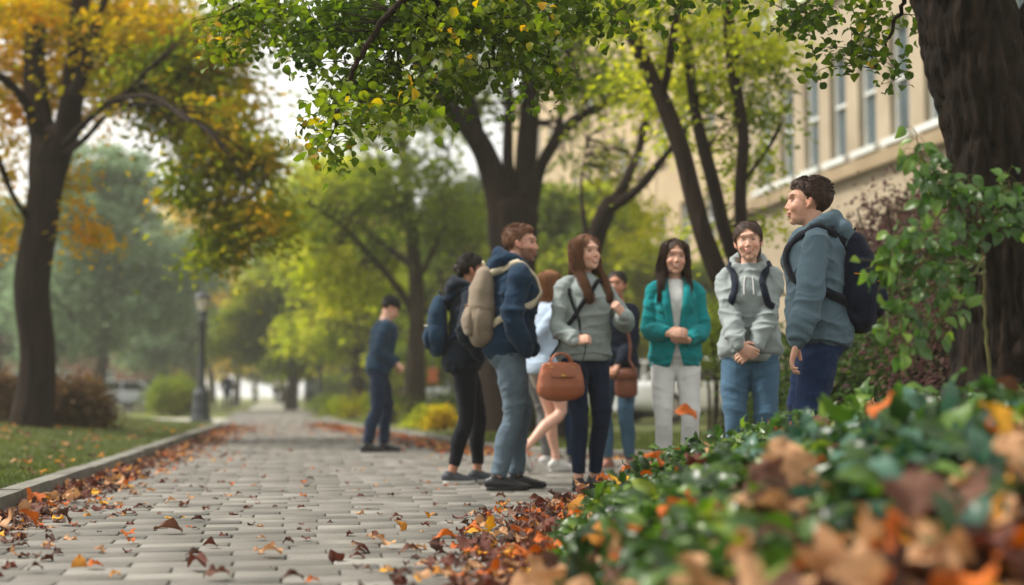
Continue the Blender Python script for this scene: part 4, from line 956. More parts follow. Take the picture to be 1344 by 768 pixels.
m_skin.node_tree.nodes['Principled BSDF'].inputs['Subsurface Radius'].default_value = (.02, .008, .004)
def hairmat(name, a, b): return mat(name, C(a), .62, C(b), 30, .4, 160, spec=.22, stretch=(1, 1, .2), bdist=.002)
M3 = lambda yaw, pitch=0, roll=0: np.array((Matrix.Rotation(R(yaw), 3, 'Z') @ Matrix.Rotation(R(pitch), 3, 'X') @ Matrix.Rotation(R(roll), 3, 'Y')))
def ik(S, T, hint, L1, L2):
    S, T, hint = map(lambda a: np.asarray(a, float), (S, T, hint)); d = T - S; L = np.linalg.norm(d)
    if L > (L1 + L2) * .995: T = S + d / L * (L1 + L2) * .995; d = T - S; L = np.linalg.norm(d)
    u = d / L; a = (L1 * L1 - L2 * L2 + L * L) / (2 * L); h = math.sqrt(max(L1 * L1 - a * a, 0)); v = hint - S; v = v - u * np.dot(v, u)
    return S + u * a + unit(v) * h, T
def hand(mb, Wp, D, Np, side, curl=35, scale=1.0, spread=.021, pitch2=1.0):
    D = unit(np.asarray(D, float)); Np = np.asarray(Np, float); Np = unit(Np - D * np.dot(Np, D)); S = np.cross(D, Np) * side; k = scale
    mb.tube([Wp - D * .01, Wp + D * .03 * k, Wp + D * .065 * k, Wp + D * .092 * k], np.array([.026, .034, .040, .038]) * k, np.array([.018, .017, .015, .011]) * k, ref=S, n=14)
    for i, (o, L) in enumerate(((.031, .072), (.010, .082), (-.011, .076), (-.031, .060))):
        p = Wp + D * (.088 - abs(o) * .15) * k + S * o * (spread / .021) * k; d = D.copy(); pts = [p]; 
        for j, f in enumerate((.45, .32, .23)):
            a = R(curl * (.7 + .5 * j) + i * 3); t = D * math.cos(a * (j + 1) * .62) + Np * math.sin(a * (j + 1) * .62); p = p + t * L * f * k; pts.append(p)
        mb.tube(pts, np.array([.0092, .0085, .0078, .0068]) * k, None, ref=S, n=10)
    p = Wp + D * .022 * k + S * .026 * k; q = p + (D * .55 + S * .62 + Np * .35) * .038 * k; r = q + (D * .85 + S * .15 + Np * .5) * .034 * k
    mb.tube([p, q, r], np.array([.015, .0115, .009]) * k, None, ref=Np, n=10)
HS = 1.07      # head size factor
def head_parts(mb, H, M, sex, fat=0, jaw=1.0):
    def E(c, r, **k): mb.ell(H + M @ (np.array(c) * HS), np.array(r) * HS, M=M, **k)
    def T(P, ra, rb=None, ref=(1, 0, 0)): mb.tube([H + M @ (np.array(p) * HS) for p in P], np.array(ra) * HS, rb, ref=M @ np.array(ref), n=12)
    f = 1 + fat
    E((0, -.014, .030), (.076, .096, .087)); E((0, .028, -.022), ((.066 if sex == 'f' else .064) * f, .062, .082)); E((0, .030, -.070), (.051 * f * jaw, .050, .040)); E((0, .060, -.096), (.022 * jaw, .020, .016))
    E((.036, .055, -.030), (.024 * f, .026, .026)); E((-.036, .055, -.030), (.024 * f, .026, .026))
    E((0, .078, .030), (.045, .016, .018)); T([(0, .083, .012), (0, .091, -.010), (0, .099, -.029)], [.007, .008, .0100])
    E((.010, .090, -.034), (.008, .009, .007)); E((-.010, .090, -.034), (.008, .009, .007)); E((0, .086, -.055), (.024, .010, .009)); E((0, .084, -.068), (.020, .010, .008))
    for s in (1, -1):
        T([(s * .071, -.004, .018), (s * .082, -.014, .012), (s * .080, -.010, -.016), (s * .071, .004, -.030)], np.array([.008, .009, .008, .006]) * (.75 if sex == 'f' else 1)); E((s * .072, -.004, -.004), (.006, .012, .020))
def face_post(V, H, M, cfg):
    """sculpt the eye sockets and mouth and give every vertex its skin, lip, brow, eye or beard colour"""
    P = (V - H) @ M / HS; x, y, z = P.T; fr = (y > .045) & (np.abs(x) < .065) & (z > -.11) & (z < .08); off = np.zeros_like(V)
    sm = cfg.get('smile', 0); ax = np.abs(x)
    g = .75 * np.exp(-((ax - .031) / .015) ** 2 - ((z - .006) / .010) ** 2); b = np.exp(-((ax - .031) / .010) ** 2 - ((z - .003) / .006) ** 2)
    zc = -.0615 + sm * .008 * np.clip(x / .026, -1.4, 1.4) ** 2; m_ = np.exp(-((z - zc) / .0026) ** 2) * np.clip(1 - (x / (.026 + .004 * sm)) ** 2, 0, 1)
    dy = np.where(fr, -.010 * g + .005 * b - .005 * m_ + sm * .004 * np.exp(-((ax - .042) / .014) ** 2 - ((z + .032) / .014) ** 2), 0)
    off[:, 1] = dy; V = V + off @ M.T
    sk = np.array(C(cfg.get('skin', '#cc9d86'))[:3]); hair = np.array(C(cfg.get('hair', '#2a1c15'))[:3]); col = np.tile(sk, (len(V), 1))
    def mixc(c, w_): nonlocal col; w_ = np.clip(w_, 0, 1)[:, None]; col = col * (1 - w_) + np.array(c) * w_
    hd = (np.abs(x) < .1) & (np.abs(y) < .14) & (z > -.13)
    red = sk * (1.05, .72, .68)
    mixc(red, np.where(hd, .55 * np.exp(-((ax - .043) / .018) ** 2 - ((z + .030) / .018) ** 2) * (y > .02) + .5 * np.exp(-(x / .014) ** 2 - ((z + .03) / .012) ** 2) * (y > .09) + .5 * (ax > .072) * (z < .03), 0))
    if cfg.get('beard'): 
        bd = smooth01((-z - .030 + np.clip(ax - .03, 0, 1) * .25 - .0 * y) / .012) * (y > -.012 + 0 * y) * (z > -.125) * smooth01((y + .012) / .02); bd = np.maximum(bd, np.exp(-((z + .047) / .006) ** 2) * (ax < .03) * (y > .06)); mixc(hair * .9, np.where(hd, bd * cfg['beard'], 0))
    lips = np.clip(1.25 - ((z - zc) / .0095) ** 2 - (x / (.024 + .005 * sm)) ** 2, 0, 1) * 2; mixc(sk * (.80, .36, .36), np.where(fr, lips * (.9 if cfg.get('sex') == 'f' else .55), 0))
    if sm > .4: mixc((.75, .70, .64), np.where(fr, 1.6 * np.clip(1 - ((z - zc - .0005) / .0046) ** 2 - (x / .021) ** 2, 0, 1), 0))
    else: mixc(sk * .25, np.where(fr, .7 * m_, 0))
    zb = .0285 + .004 * np.clip(1 - ((ax - .032) / .018) ** 2, -1, 1); mixc(hair * .8 + sk * .1, np.where(fr, np.clip(1.3 - ((z - zb) / .0040) ** 2 - ((ax - .033) / .019) ** 4, 0, 1) * .75, 0))
    op = .0058 * (1 - .35 * sm); e = np.clip(1.2 - ((ax - .031) / .0135) ** 2 - ((z - .004) / (op + .003)) ** 2, 0, 1) * 2.0
    mixc(sk * (.34, .25, .22), np.where(fr, e * .8, 0)); mixc((.42, .38, .36), np.where(fr, .9 * np.clip(1 - ((ax - .031) / .011) ** 2 - ((z - .003) / op) ** 2, 0, 1), 0))
    gx = cfg.get('gaze', 0) * .004; mixc((.02, .013, .01), np.where(fr, 2.2 * np.clip(1.1 - ((ax - .031 - gx * np.sign(x)) / .0080) ** 2 - ((z - .0035) / .0055) ** 2, 0, 1), 0))
    mixc(sk * .6, np.where(fr, .25 * np.exp(-((ax - .031) / .018) ** 2 - ((z - .012) / .004) ** 2), 0))
    col *= (.93 + .14 * vnoise(V * 60))[:, None]
    return V, col
def wrinkle(V, F, NN, amp, f=(7, 7, 15), seed=0, dirv=None):
    W_ = V + (np.column_stack([vnoise(V * 5 + seed), vnoise(V * 5 + seed + 9), vnoise(V * 5 + seed + 31)]) - .5) * .16
    n1 = 1 - np.abs(2 * vnoise(W_ * f + seed) - 1); n2 = 1 - np.abs(2 * vnoise(W_ * np.array(f) * 2.1 + seed + 5) - 1)
    n0 = 1 - np.abs(2 * vnoise(W_ * np.array(f) * .55 + seed + 77) - 1); V = V + NN * ((n0 ** 3 - .25) * amp * 1.3)[:, None]
    return V + NN * ((n1 ** 2.5 - .35) * amp + (n2 ** 2 - .35) * amp * .4)[:, None]
def ribbon(mb, P, Nn, wd, th, mi=0):
    P = np.asarray(P, float); Nn = unit(Nn); T = unit(np.gradient(P, axis=0)); S = unit(np.cross(T, Nn)); Nn = np.cross(S, T); n = len(P); V = []
    wd = np.broadcast_to(wd, (n,))
    for i in range(n):
        for a, b in ((-1, -1), (1, -1), (1, 1), (-1, 1)): V.append(P[i] + S[i] * a * wd[i] / 2 + Nn[i] * b * th / 2)
    F = [(0, 1, 2, 3), tuple((n - 1) * 4 + k for k in (3, 2, 1, 0))]
    for i in range(n - 1):
        for k in range(4): a = i * 4 + k; b = i * 4 + (k + 1) % 4; F.append((a, a + 4, b + 4, b))
    mb.add(V, F, mi)
def snap(P, bvh, off, maxd=.12):
    out = []; nn = []
    for p in P:
        loc, nrm, _, d = bvh.find_nearest(Vector(p))
        inside = (Vector(p) - loc).dot(nrm) < 0
        if inside or d < off: q = np.array(loc) + np.array(nrm) * off
        elif d < maxd: q = np.array(loc) + (np.array(p) - np.array(loc)) / max(d, 1e-6) * off
        else: q = np.array(p)
        out.append(q); nn.append(np.array(nrm))
    out = np.array(out); nn = np.array(nn)
    for _ in range(2):
        out[1:-1] = (out[:-2] + out[1:-1] * 2 + out[2:]) / 4; nn[1:-1] = nn[:-2] + nn[1:-1] * 2 + nn[2:]
    return out, unit(nn)
def to_obj(name, V, F, material, parent, col=None, hide=None):
    o = np_mesh(name, V, F, material, parent, smooth=True)
    if col is not None:
        a = o.data.color_attributes.new('tint', 'FLOAT_COLOR', 'POINT'); a.data.foreach_set('color', np.column_stack([col, np.ones(len(col))]).astype(np.float32).ravel())
    return o
class Person:
    def __init__(s, label, px_, d, H, yaw, sex='f', skin='#cc9d86', hair='#2a1c15', head=(0, 0, 0), smile=0, beard=0, lean=.0, hip=0, detail=True, gaze=0, stance=None, build=1.0, hshift=(0, 0, 0), jaw=1.0):
        s.k = H / 1.75; s.pos = ground_base(px_, d, 0.016); s.yaw = yaw; s.sex = sex; s.f = sex == 'f'; s.d = d; s.detail = detail; s.build = build
        s.t = thing('person', label, 'person', s.pos, R(yaw), 'people standing and walking on the path', s.k)
        s.cfg = dict(skin=skin, hair=hair, smile=smile, beard=beard, sex=sex, gaze=gaze)
        s.lean = lean; s.Rm = M3(yaw)
        s.H = np.array((0, .03 + lean * .75, 1.628)) + np.array(hshift); s.M = M3(*head); s.jaw = jaw
        sw = .147 if s.f else .176; s.sw = sw * build
        s.sho = {1: np.array((s.sw, s.bend(1.43), 1.398)), -1: np.array((-s.sw, s.bend(1.43), 1.398))}
        st = stance or {1: (.10, -.02, 0, 8), -1: (-.10, .02, 0, -8)}     # ankle x, y, lift, toe-out (degrees, + to the right)
        s.ank = {k: np.array((v[0], v[1], .085 + v[2])) for k, v in st.items()}; s.toe = {k: v[3] for k, v in st.items()}; s.fp = {k: (v[4] if len(v) > 4 else 0) for k, v in st.items()}
        s.hipz = .915; s.kne = {}
        for k in (1, -1):
            hp = np.array((k * .088, 0, s.hipz)); kn, an = ik(hp, s.ank[k], hp + (k * .05, .6, -.4), .425, .42); s.kne[k] = kn; s.ank[k] = an
        s.arm = {}; s.hd = {}
    def bend(s, z): return s.lean * max(0, z - .95) / .5
    def loc(s, x, y, dd): return s.Rm.T @ (W(x, y, s.d + dd) - s.pos) / s.k
    def arms(s, k, elbow, wrist, D=None, Np=(0, 0, -1), curl=35, show=True):
        """elbow and wrist as (px, py, nearer or farther in metres)"""
        S = s.sho[k]; e = s.loc(*elbow); w_ = s.loc(*wrist); el, wr = ik(S, w_, e, .285, .255); s.arm[k] = (S, el, wr)
        d = unit(wr - el) if D is None else unit(s.Rm.T @ np.array(D, float)); s.hd[k] = (d, s.Rm.T @ np.array(Np, float), curl, show)
    def rings(s):
        b = s.build
        if s.f: R_ = [(.87, .140, .100, -.006), (.93, .168, .122, -.012), (1.02, .150, .110, -.004), (1.09, .128, .098, 0), (1.2, .134, .104, .004), (1.31, .142, .110, .008), (1.38, .132, .098, 0), (1.43, .095, .078, -.004), (1.475, .060, .058, -.008)]
        else: R_ = [(.87, .140, .100, -.006), (.93, .160, .118, -.008), (1.02, .155, .112, 0), (1.09, .148, .108, 0), (1.2, .158, .114, .004), (1.31, .166, .120, .008), (1.385, .156, .108, 0), (1.435, .112, .088, -.006), (1.48, .070, .064, -.010)]
        return [(z, a * b, c * b, y + s.bend(z)) for z, a, c, y in R_]
    def body(s):
        mb = MB(); r = [q for q in s.rings() if q[0] > .95]; r = [(.97, r[0][1] * .8, r[0][2] * .8, r[0][3])] + r; P = [(0, y, z) for z, a, b, y in r]
        mb.tube(P, [a * .93 for z, a, b, y in r], [b * .93 for z, a, b, y in r], ref=(1, 0, 0), n=20, res=3)
        nk = .058 if not s.f else .048
        mb.tube([(0, s.bend(1.45) - .008, 1.44), (0, s.H[1] * .5 + s.bend(1.5) * .5 - .022, 1.50), s.H + s.M @ np.array((0, -.018, -.045))], [nk * 1.15, nk, nk * .98], [nk * 1.1, nk, nk], n=16)
        for k in (1, -1):
            hp = np.array((k * .085, 0, s.hipz)); kn, an = s.kne[k], s.ank[k]
            mb.tube([hp - (0, 0, .03), hp * .55 + kn * .45, kn, kn * .62 + an * .38 + (0, -.014, 0), an * .75 + kn * .25, an], np.array([.083, .072, .052, .054, .037, .035]) * (.98 if s.f else 1.0), None, ref=(1, 0, 0), n=14, res=3)
            fd = np.array((math.sin(R(s.toe[k])), math.cos(R(s.toe[k])), 0)); pz = math.sin(R(s.fp[k])); fd3 = unit(fd * math.cos(R(s.fp[k])) - np.array((0, 0, pz)))
            mb.tube([an + (0, 0, -.02), an + fd3 * .07 + (0, 0, -.045), an + fd3 * .14 + (0, 0, -.055)], [.03, .032, .025], [.028, .022, .014], ref=(1, 0, 0), n=10)
            if k in s.arm:
                S, el, wr = s.arm[k]; mb.tube([(k * .05, s.bend(1.44), 1.43), S, S * .5 + el * .5, el, el * .6 + wr * .4, wr], np.array([.036, .045, .041, .036, .036, .025]) * (.92 if s.f else 1.06), None, ref=(0, 1, 0.1), n=12, res=3)
                D, Np, curl, show = s.hd[k]
                if show: hand(mb, wr, D, Np, k, curl, .95 if s.f else 1.06)
        head_parts(mb, s.H, s.M, s.sex, jaw=s.jaw)
        V, F, NN = remesh(mb, .0046 if s.detail else .0075, 3); V, col = face_post(V, s.H, s.M, s.cfg)
        s.bodyo = to_obj('body', V, F, m_skin, s.t, col); return s
    def top(s, name, material, ease=.020, hem=.86, sleeve=.016, cuffs=None, hood=None, amp=.009, short=0, collar=0, flare=0, vcut=None, voxel=None, seed=0, belly=0, rib=True, sl_end=.0):
        mb = MB(); r = s.rings(); rr = []
        for z, a, b, y in r:
            if z < hem - .03: continue
            e = ease * (1.0 if z < 1.35 else .75 if z < 1.45 else .45); wfill = 0
            a2 = max(a, .138 * s.build) if z < 1.25 and ease > .022 else a        # loose clothes hide the waist
            rr.append((z, a2 + e * (.75 if z > 1.1 else 1), b + e + (belly if 1.0 < z < 1.2 else 0), y))
        z0, a0, b0, y0 = rr[0]
        if z0 > hem: rr.insert(0, (hem, a0 + flare, b0 + flare, y0))
        else: rr[0] = (hem, a0 + flare, b0 + flare, y0)
        mb.tube([(0, y, z) for z, a, b, y in rr], [a for z, a, b, y in rr], [b for z, a, b, y in rr], n=24, cap='flat', res=3, sq=.92)
        if s.f and 1:
            for k in (1, -1): mb.ell((k * .062, .082 + s.bend(1.28) + ease * .6, 1.275), (.062, .052, .062))
        for k in (1, -1):
            if k not in s.arm: continue
            S, el, wr = s.arm[k]; nkp = np.array((k * .045, s.bend(1.44) - .008, 1.440)); m_ = .94 if s.f else 1.08
            if short: e2 = S * .45 + el * .55; mb.tube([nkp, S, e2], np.array([.05, .058, .058]) * m_ + sleeve, None, ref=(0, 1, .1), n=16, cap='flat', res=4)
            else:
                wend = wr - unit(wr - el) * (.012 + sl_end)
                mb.tube([nkp, S, S * .5 + el * .5, el, el * .55 + wr * .45, wend], np.array([.036, .050, .046, .042, .040, .030]) * m_ + np.array([.4, .55, .8, 1, 1.1, .7]) * sleeve, None, ref=(0, 1, .1), n=16, cap='flat', res=4)
        if collar: mb.tube([(0, s.bend(1.45) - .008, 1.445), (0, s.bend(1.48) - .014, 1.48 + collar)], [.075, .060 if s.f else .068], None, n=16, cap='flat')
        if hood:
            y = s.bend(1.47); pts = []
            for a in np.linspace(-150, 150, 15): a = R(a); pts.append((math.sin(a) * (.104 if not s.f else .098), y - .014 - math.cos(a) * .098, 1.548 - .115 * (1 - math.cos(a)) * .5))
            mb.tube(pts, [.030 + .014 * (1 - abs(i - 7) / 7) for i in range(15)], [.026 + .012 * (1 - abs(i - 7) / 7) for i in range(15)], ref=(0, .3, 1), n=12, res=2)
            mb.tube([(0, y - .085, 1.535), (0, y - .135, 1.49), (0, y - .155, 1.39), (0, y - .135, 1.32)], [.085, .115, .100, .040], [.030, .048, .044, .020], n=16, res=3)
        V, F, NN = remesh(mb, voxel or (.0075 if s.detail else .011), 5); zz = V[:, 2]
        V = wrinkle(V, F, NN, amp, (6, 6, 13), seed)
        if vcut:
            x, y = V[:, 0], V[:, 1] - s.bend(1.2); lim = vcut(V[:, 2]); sn = (np.abs(np.abs(x) - lim) < .0045) & (y > .02); V[sn, 0] = np.sign(x[sn]) * lim[sn]; x = V[:, 0]; lim = lim + .0001; bad = (np.abs(x) < lim) & (y > .02); keep = ~bad[F].all(axis=1); F = F[keep]
        o = to_obj(name, V, F, material, s.t); s.bvh = BVHTree.FromPolygons([tuple(v) for v in V], [tuple(f) for f in F]); s.topo = o
        if vcut: md = o.modifiers.new('sol', 'SOLIDIFY'); md.thickness = .006; md.offset = -1
        if hood and rib:
            pass
        if rib and not vcut:
            for k in (1, -1):
                if k in s.arm and not short:
                    S, el, wr = s.arm[k]; u = unit(wr - el); c = wr - u * (.012 + sl_end); b = MB(); m_ = .94 if s.f else 1.08
                    rr_ = .030 * m_ + .7 * sleeve + .002; b.tube([c - u * .035, c - u * .02, c + u * .004, c + u * .010], [rr_ * 1.02, rr_ * .98, rr_ * .90, rr_ * .75], None, ref=(0, 1, .1), n=20); b.build('cuff', material, s.t)
            z_, a_, b_, y_ = rr[0][0], rr[0][1], rr[0][2], rr[0][3]; b = MB(); b.tube([(0, y_, z_ + .050), (0, y_, z_ + .02), (0, y_, z_ - .004), (0, y_, z_ - .010)], [a_ + .003, a_ + .001, a_ - .004, a_ - .012], [b_ + .003, b_ + .001, b_ - .004, b_ - .012], n=32, sq=.92, cap='flat'); b.build('hem_band', material, s.t)
        return s
    def trousers(s, name, material, ease=.012, end=.10, flare=0., amp=.006, short=0, top=1.0, seed=3):
        mb = MB(); r = [q for q in s.rings() if q[0] < 1.03]
        mb.tube([(0, q[3], q[0]) for q in r] + [], [q[1] + ease * .6 for q in r], [q[2] + ease * .6 for q in r], n=20, cap='flat', res=3)
        mb.ell((0, -.012, .865), (.135, .098 + ease * .5, .085))
        for k in (1, -1):
            hp = np.array((k * .085, -.004, s.hipz + .01)); kn, an = s.kne[k], s.ank[k]; f = .98 if s.f else 1.0
            if short: mb.tube([hp, hp * (1 - short) + kn * short], [.092, .088], None, n=16, cap='flat', res=4); continue
            e = an + (kn - an) * ((end - .085) / .42)
            mb.tube([hp, hp * .55 + kn * .45, kn, kn * .6 + an * .4 + (0, -.012, 0), an * .72 + kn * .28, e], np.array([.086, .075, .055, .054, .041 + flare, .038 + flare]) * f + ease * np.array([1, 1, 1, 1, 1, .8]), None, ref=(1, 0, 0), n=16, cap='flat', res=5)
            mb.ell(hp + (0, -.045, -.02), (.082, .085, .10))
        V, F, NN = remesh(mb, .008 if s.detail else .011, 4); V = wrinkle(V, F, NN, amp, (7, 7, 12), seed)
        to_obj(name, V, F, material, s.t); return s
    def shoes(s, upper, sole, kind='sneaker', sz=1.0):
        for k in (1, -1):
            an = s.ank[k]; M = M3(-s.toe[k], -s.fp[k]); z0 = -.085
            def tr(P): return [an + M @ np.array(p) * (1, 1, 1) for p in P]
            P = [(0, -.055, z0 + .05), (0, -.03, z0 + .052), (0, .03, z0 + .050), (0, .09, z0 + .040), (0, .15, z0 + .031), (0, .185, z0 + .028)]
            mb = MB(); mb.tube(tr([np.array(p) * (sz, sz, 1) for p in P]), np.array([.030, .036, .038, .043, .041, .028]) * sz, [.036, .044, .044, .034, .024, .018], ref=M @ np.array((1., 0, 0)), n=16, res=3)
            mb.tube(tr([(0, -.012, z0 + .06), (0, -.006, z0 + .10)]), [.038, .037], [.045, .040], ref=M @ np.array((1., 0, 0)), n=14, cap='flat')
            V, F, NN = remesh(mb, .006, 3); Q = (V - an) @ M; V[Q[:, 2] < z0 + .012] += 0
            Q[:, 2] = np.maximum(Q[:, 2], z0 + .014); V = an + Q @ M.T
            so_ = to_obj('shoe', V, F, upper, s.t)
            mb = MB(); prof = [(-.068, .018), (-.055, .032), (-.02, .038), (.04, .038), (.10, .044), (.15, .043), (.18, .034), (.198, .012)]
            Vv = []; 
            for zz in (z0, z0 + .006, z0 + .022, z0 + .027):
                g = .94 if zz == z0 else 1.0 if zz < z0 + .025 else .93
                Vv += [an + M @ np.array((w_ * sz * g, y * sz, zz + max(0, (y - .13)) * .12)) for y, w_ in prof] + [an + M @ np.array((-w_ * sz * g, y * sz, zz + max(0, (y - .13)) * .12)) for y, w_ in reversed(prof)]
            n = 16; Ff_ = [tuple(range(n - 1, -1, -1)), tuple(3 * n + i for i in range(n))] + [(j * n + i, j * n + (i + 1) % n, (j + 1) * n + (i + 1) % n, (j + 1) * n + i) for j in range(3) for i in range(n)]
            mb.add(Vv, Ff_); mb.build('sole', sole, so_)
        return s
    def hair(s, style, material, L=.33, seed=0, vol=1.0, part=.0, front=True):
        rng = np.random.default_rng(seed + 50); mb = MB(); T = lambda p: s.H + s.M @ (np.asarray(p, float) * HS)
        cap = MB(); vol0 = vol; vol = vol * HS; cap.ell(T((0, -.020, .038)), (.084 * vol, .102 * vol, .088 * vol), M=s.M, nu=32, nv=24)
        if style == 'short': cap.ell(T((0, .035, .090)), (.060, .052, .030), M=s.M)
        if style == 'bun': cap.ell(T((0, -.120, .0 + L)), (.030, .026, .030), M=s.M); cap.ell(T((0, -.09, -.01)), (.05, .035, .05), M=s.M)
        if style == 'tail': cap.ell(T((0, -.070, -.035)), (.076, .044, .07), M=s.M)
        if style == 'bob' or style == 'long': cap.ell(T((0, -.055, -.03)), (.080 * vol, .058, .085), M=s.M)
        V, F, NN = remesh(cap, .006, 3); vol = vol0; V = V + NN * ((vnoise((V) * (70, 70, 25)) - .5) * (.008 if style == 'short' else .004))[:, None]
        P = (V - s.H) @ s.M / HS; x, y, z = P.T
        if style == 'short':
            line = np.where(y > .045, .066, np.where(y > .004, .020 + (y - .004) * 1.1, np.where(y > -.045, -.012, -.055)))
            line = np.where((y <= .004) & (y > -.035) & (np.abs(x) > .05), .012, line)
        elif style in ('bun', 'tail'): line = np.where(y > .02, .086 - np.abs(x) * .75, np.where(y > -.03, -.018, -.10))
        else: line = np.where(y > .0, .096 - np.abs(x) * 1.15, -.2)
        bad = z < line; keep = ~bad[F].all(axis=1); V2, F2 = V, F[keep]
        mb.add(V2, F2)
        # strands
        def surf(az, el, r=1.0):      # point on the cap in head space; az 0 = front, el 90 = crown
            a, e = R(az), R(el); return np.array((.084 * vol * r * math.sin(a) * math.cos(e), -.020 + .102 * vol * r * math.cos(a) * math.cos(e), .038 + .088 * vol * r * math.sin(e)))
        def strand(P, w0, w1, n=4): 
            P = np.array([T(p) for p in P]); Q, a, _ = spline(P, np.linspace(w0, w1, len(P)), np.linspace(w0, w1, len(P)), 4); mb.tube(Q, a, a * .6, ref=(.3, .4, .2), n=n, cap='flat')
        if style in ('long', 'bob'):
            for i in range(1350 if s.detail else 300):
                az = rng.uniform(44 if front else 60, 180) * rng.choice((-1, 1)); sgn = math.copysign(1, az); px0 = part * .03
                wv = rng.uniform(.94, 1.10); top_ = np.array((px0 + sgn * .004, rng.uniform(-.09, .055), .125 * vol + .0)); top_[2] = .038 + .089 * vol * math.sqrt(max(0.05, 1 - ((top_[1] + .02) / .102) ** 2))
                m1 = surf(az, 38, wv * 1.01); m2 = surf(az, 0, wv * 1.04); l = L * rng.uniform(.8, 1.05)
                x3 = m2[0] * (1.0 + .1 * rng.normal()); y3 = m2[1] * .75 - .012
                fr_ = 1 if abs(az) < 105 else 0; yb = (.055 + .03 * rng.random()) if fr_ else -.105 - .02 * rng.random(); xb = sgn * rng.uniform(.055, .105) if fr_ else x3 * 1.15
                pts = [top_, m1, m2, (x3 * 1.04, y3, -.09), (x3 * .5 + xb * .55 + rng.normal() * .006, y3 * .4 + yb * .7, -.09 - l * .45), (xb + rng.normal() * .012, yb * 1.12, -.09 - l)]
                if style == 'bob': pts = pts[:5]; pts[4] = (x3 * .95, y3 * .9, -.09 - l * rng.uniform(.3, .45))
                strand(pts, .0046 * rng.uniform(.35, 1.1), .0018)
        elif style == 'short':
            for i in range(700):
                az = rng.uniform(-180, 180); el = rng.uniform(8, 88); p = surf(az, el, 1.0)
                ln = .066 if p[1] > .045 else (.024 if p[1] > -.03 else -.045)
                if p[2] < ln: continue
                fwd = np.array((.25 * rng.normal(), 1.0 if p[1] > 0 else -.6, .1)); d = unit(fwd * (1, 1.3, 1) + p * (1.5, 1.5, 4)) * rng.uniform(.012, .024) * (1.0 if p[2] > .09 else .5)
                q = p * 1.0 + d; q[2] -= .004; strand([p, p + d * .55 + np.array((0, 0, .003)), q], .0034, .0012)
        elif style in ('bun', 'tail'):
            for i in range(420):
                az = rng.uniform(-180, 180); el = rng.uniform(5, 85); p = surf(az, el, 1.0)
                if p[1] > .02 and p[2] < .084 - abs(p[0]) * .75: continue
                if p[2] < -.03: continue
                e = np.array((0, -.118, .0 + L)); mid = surf(az + (180 - abs(az)) * .5 * math.copysign(1, az), el * .7, 1.02); strand([p, mid, e * .9 + p * .1 * np.array((1, .3, .3))], .0030, .0014)
            if style == 'tail':
                for i in range(120):
                    a = rng.normal(size=3) * .012; strand([(a[0], -.115, L), (a[0] * 1.5, -.150 + a[1], L - .03), (a[0] * 2, -.155 + a[1] * 2, L - .10), (a[0] * 2.2, -.135 + a[1] * 2, L - .20)], .005, .002)
        mb.build('hair', material, s.t); return s
    def strap(s, name, pts, material, wd=.038, th=.008, off=.008, parent=None, origin=None, snapd=.12):
        P = np.array(pts, float); Q, _, _ = spline(P, [1] * len(P), [1] * len(P), 6); Q, nn = snap(Q, s.bvh, off, snapd)
        mb = MB(); ribbon(mb, Q, nn, wd, th); return mb
def place_like(p, name, label, cat, off, group=None):
    """a thing carried by person p: its own root, standing at its own base"""
    o = np.array(off, float); return thing(name, label, cat, p.pos + p.Rm @ o * p.k, R(p.yaw), group, p.k), o
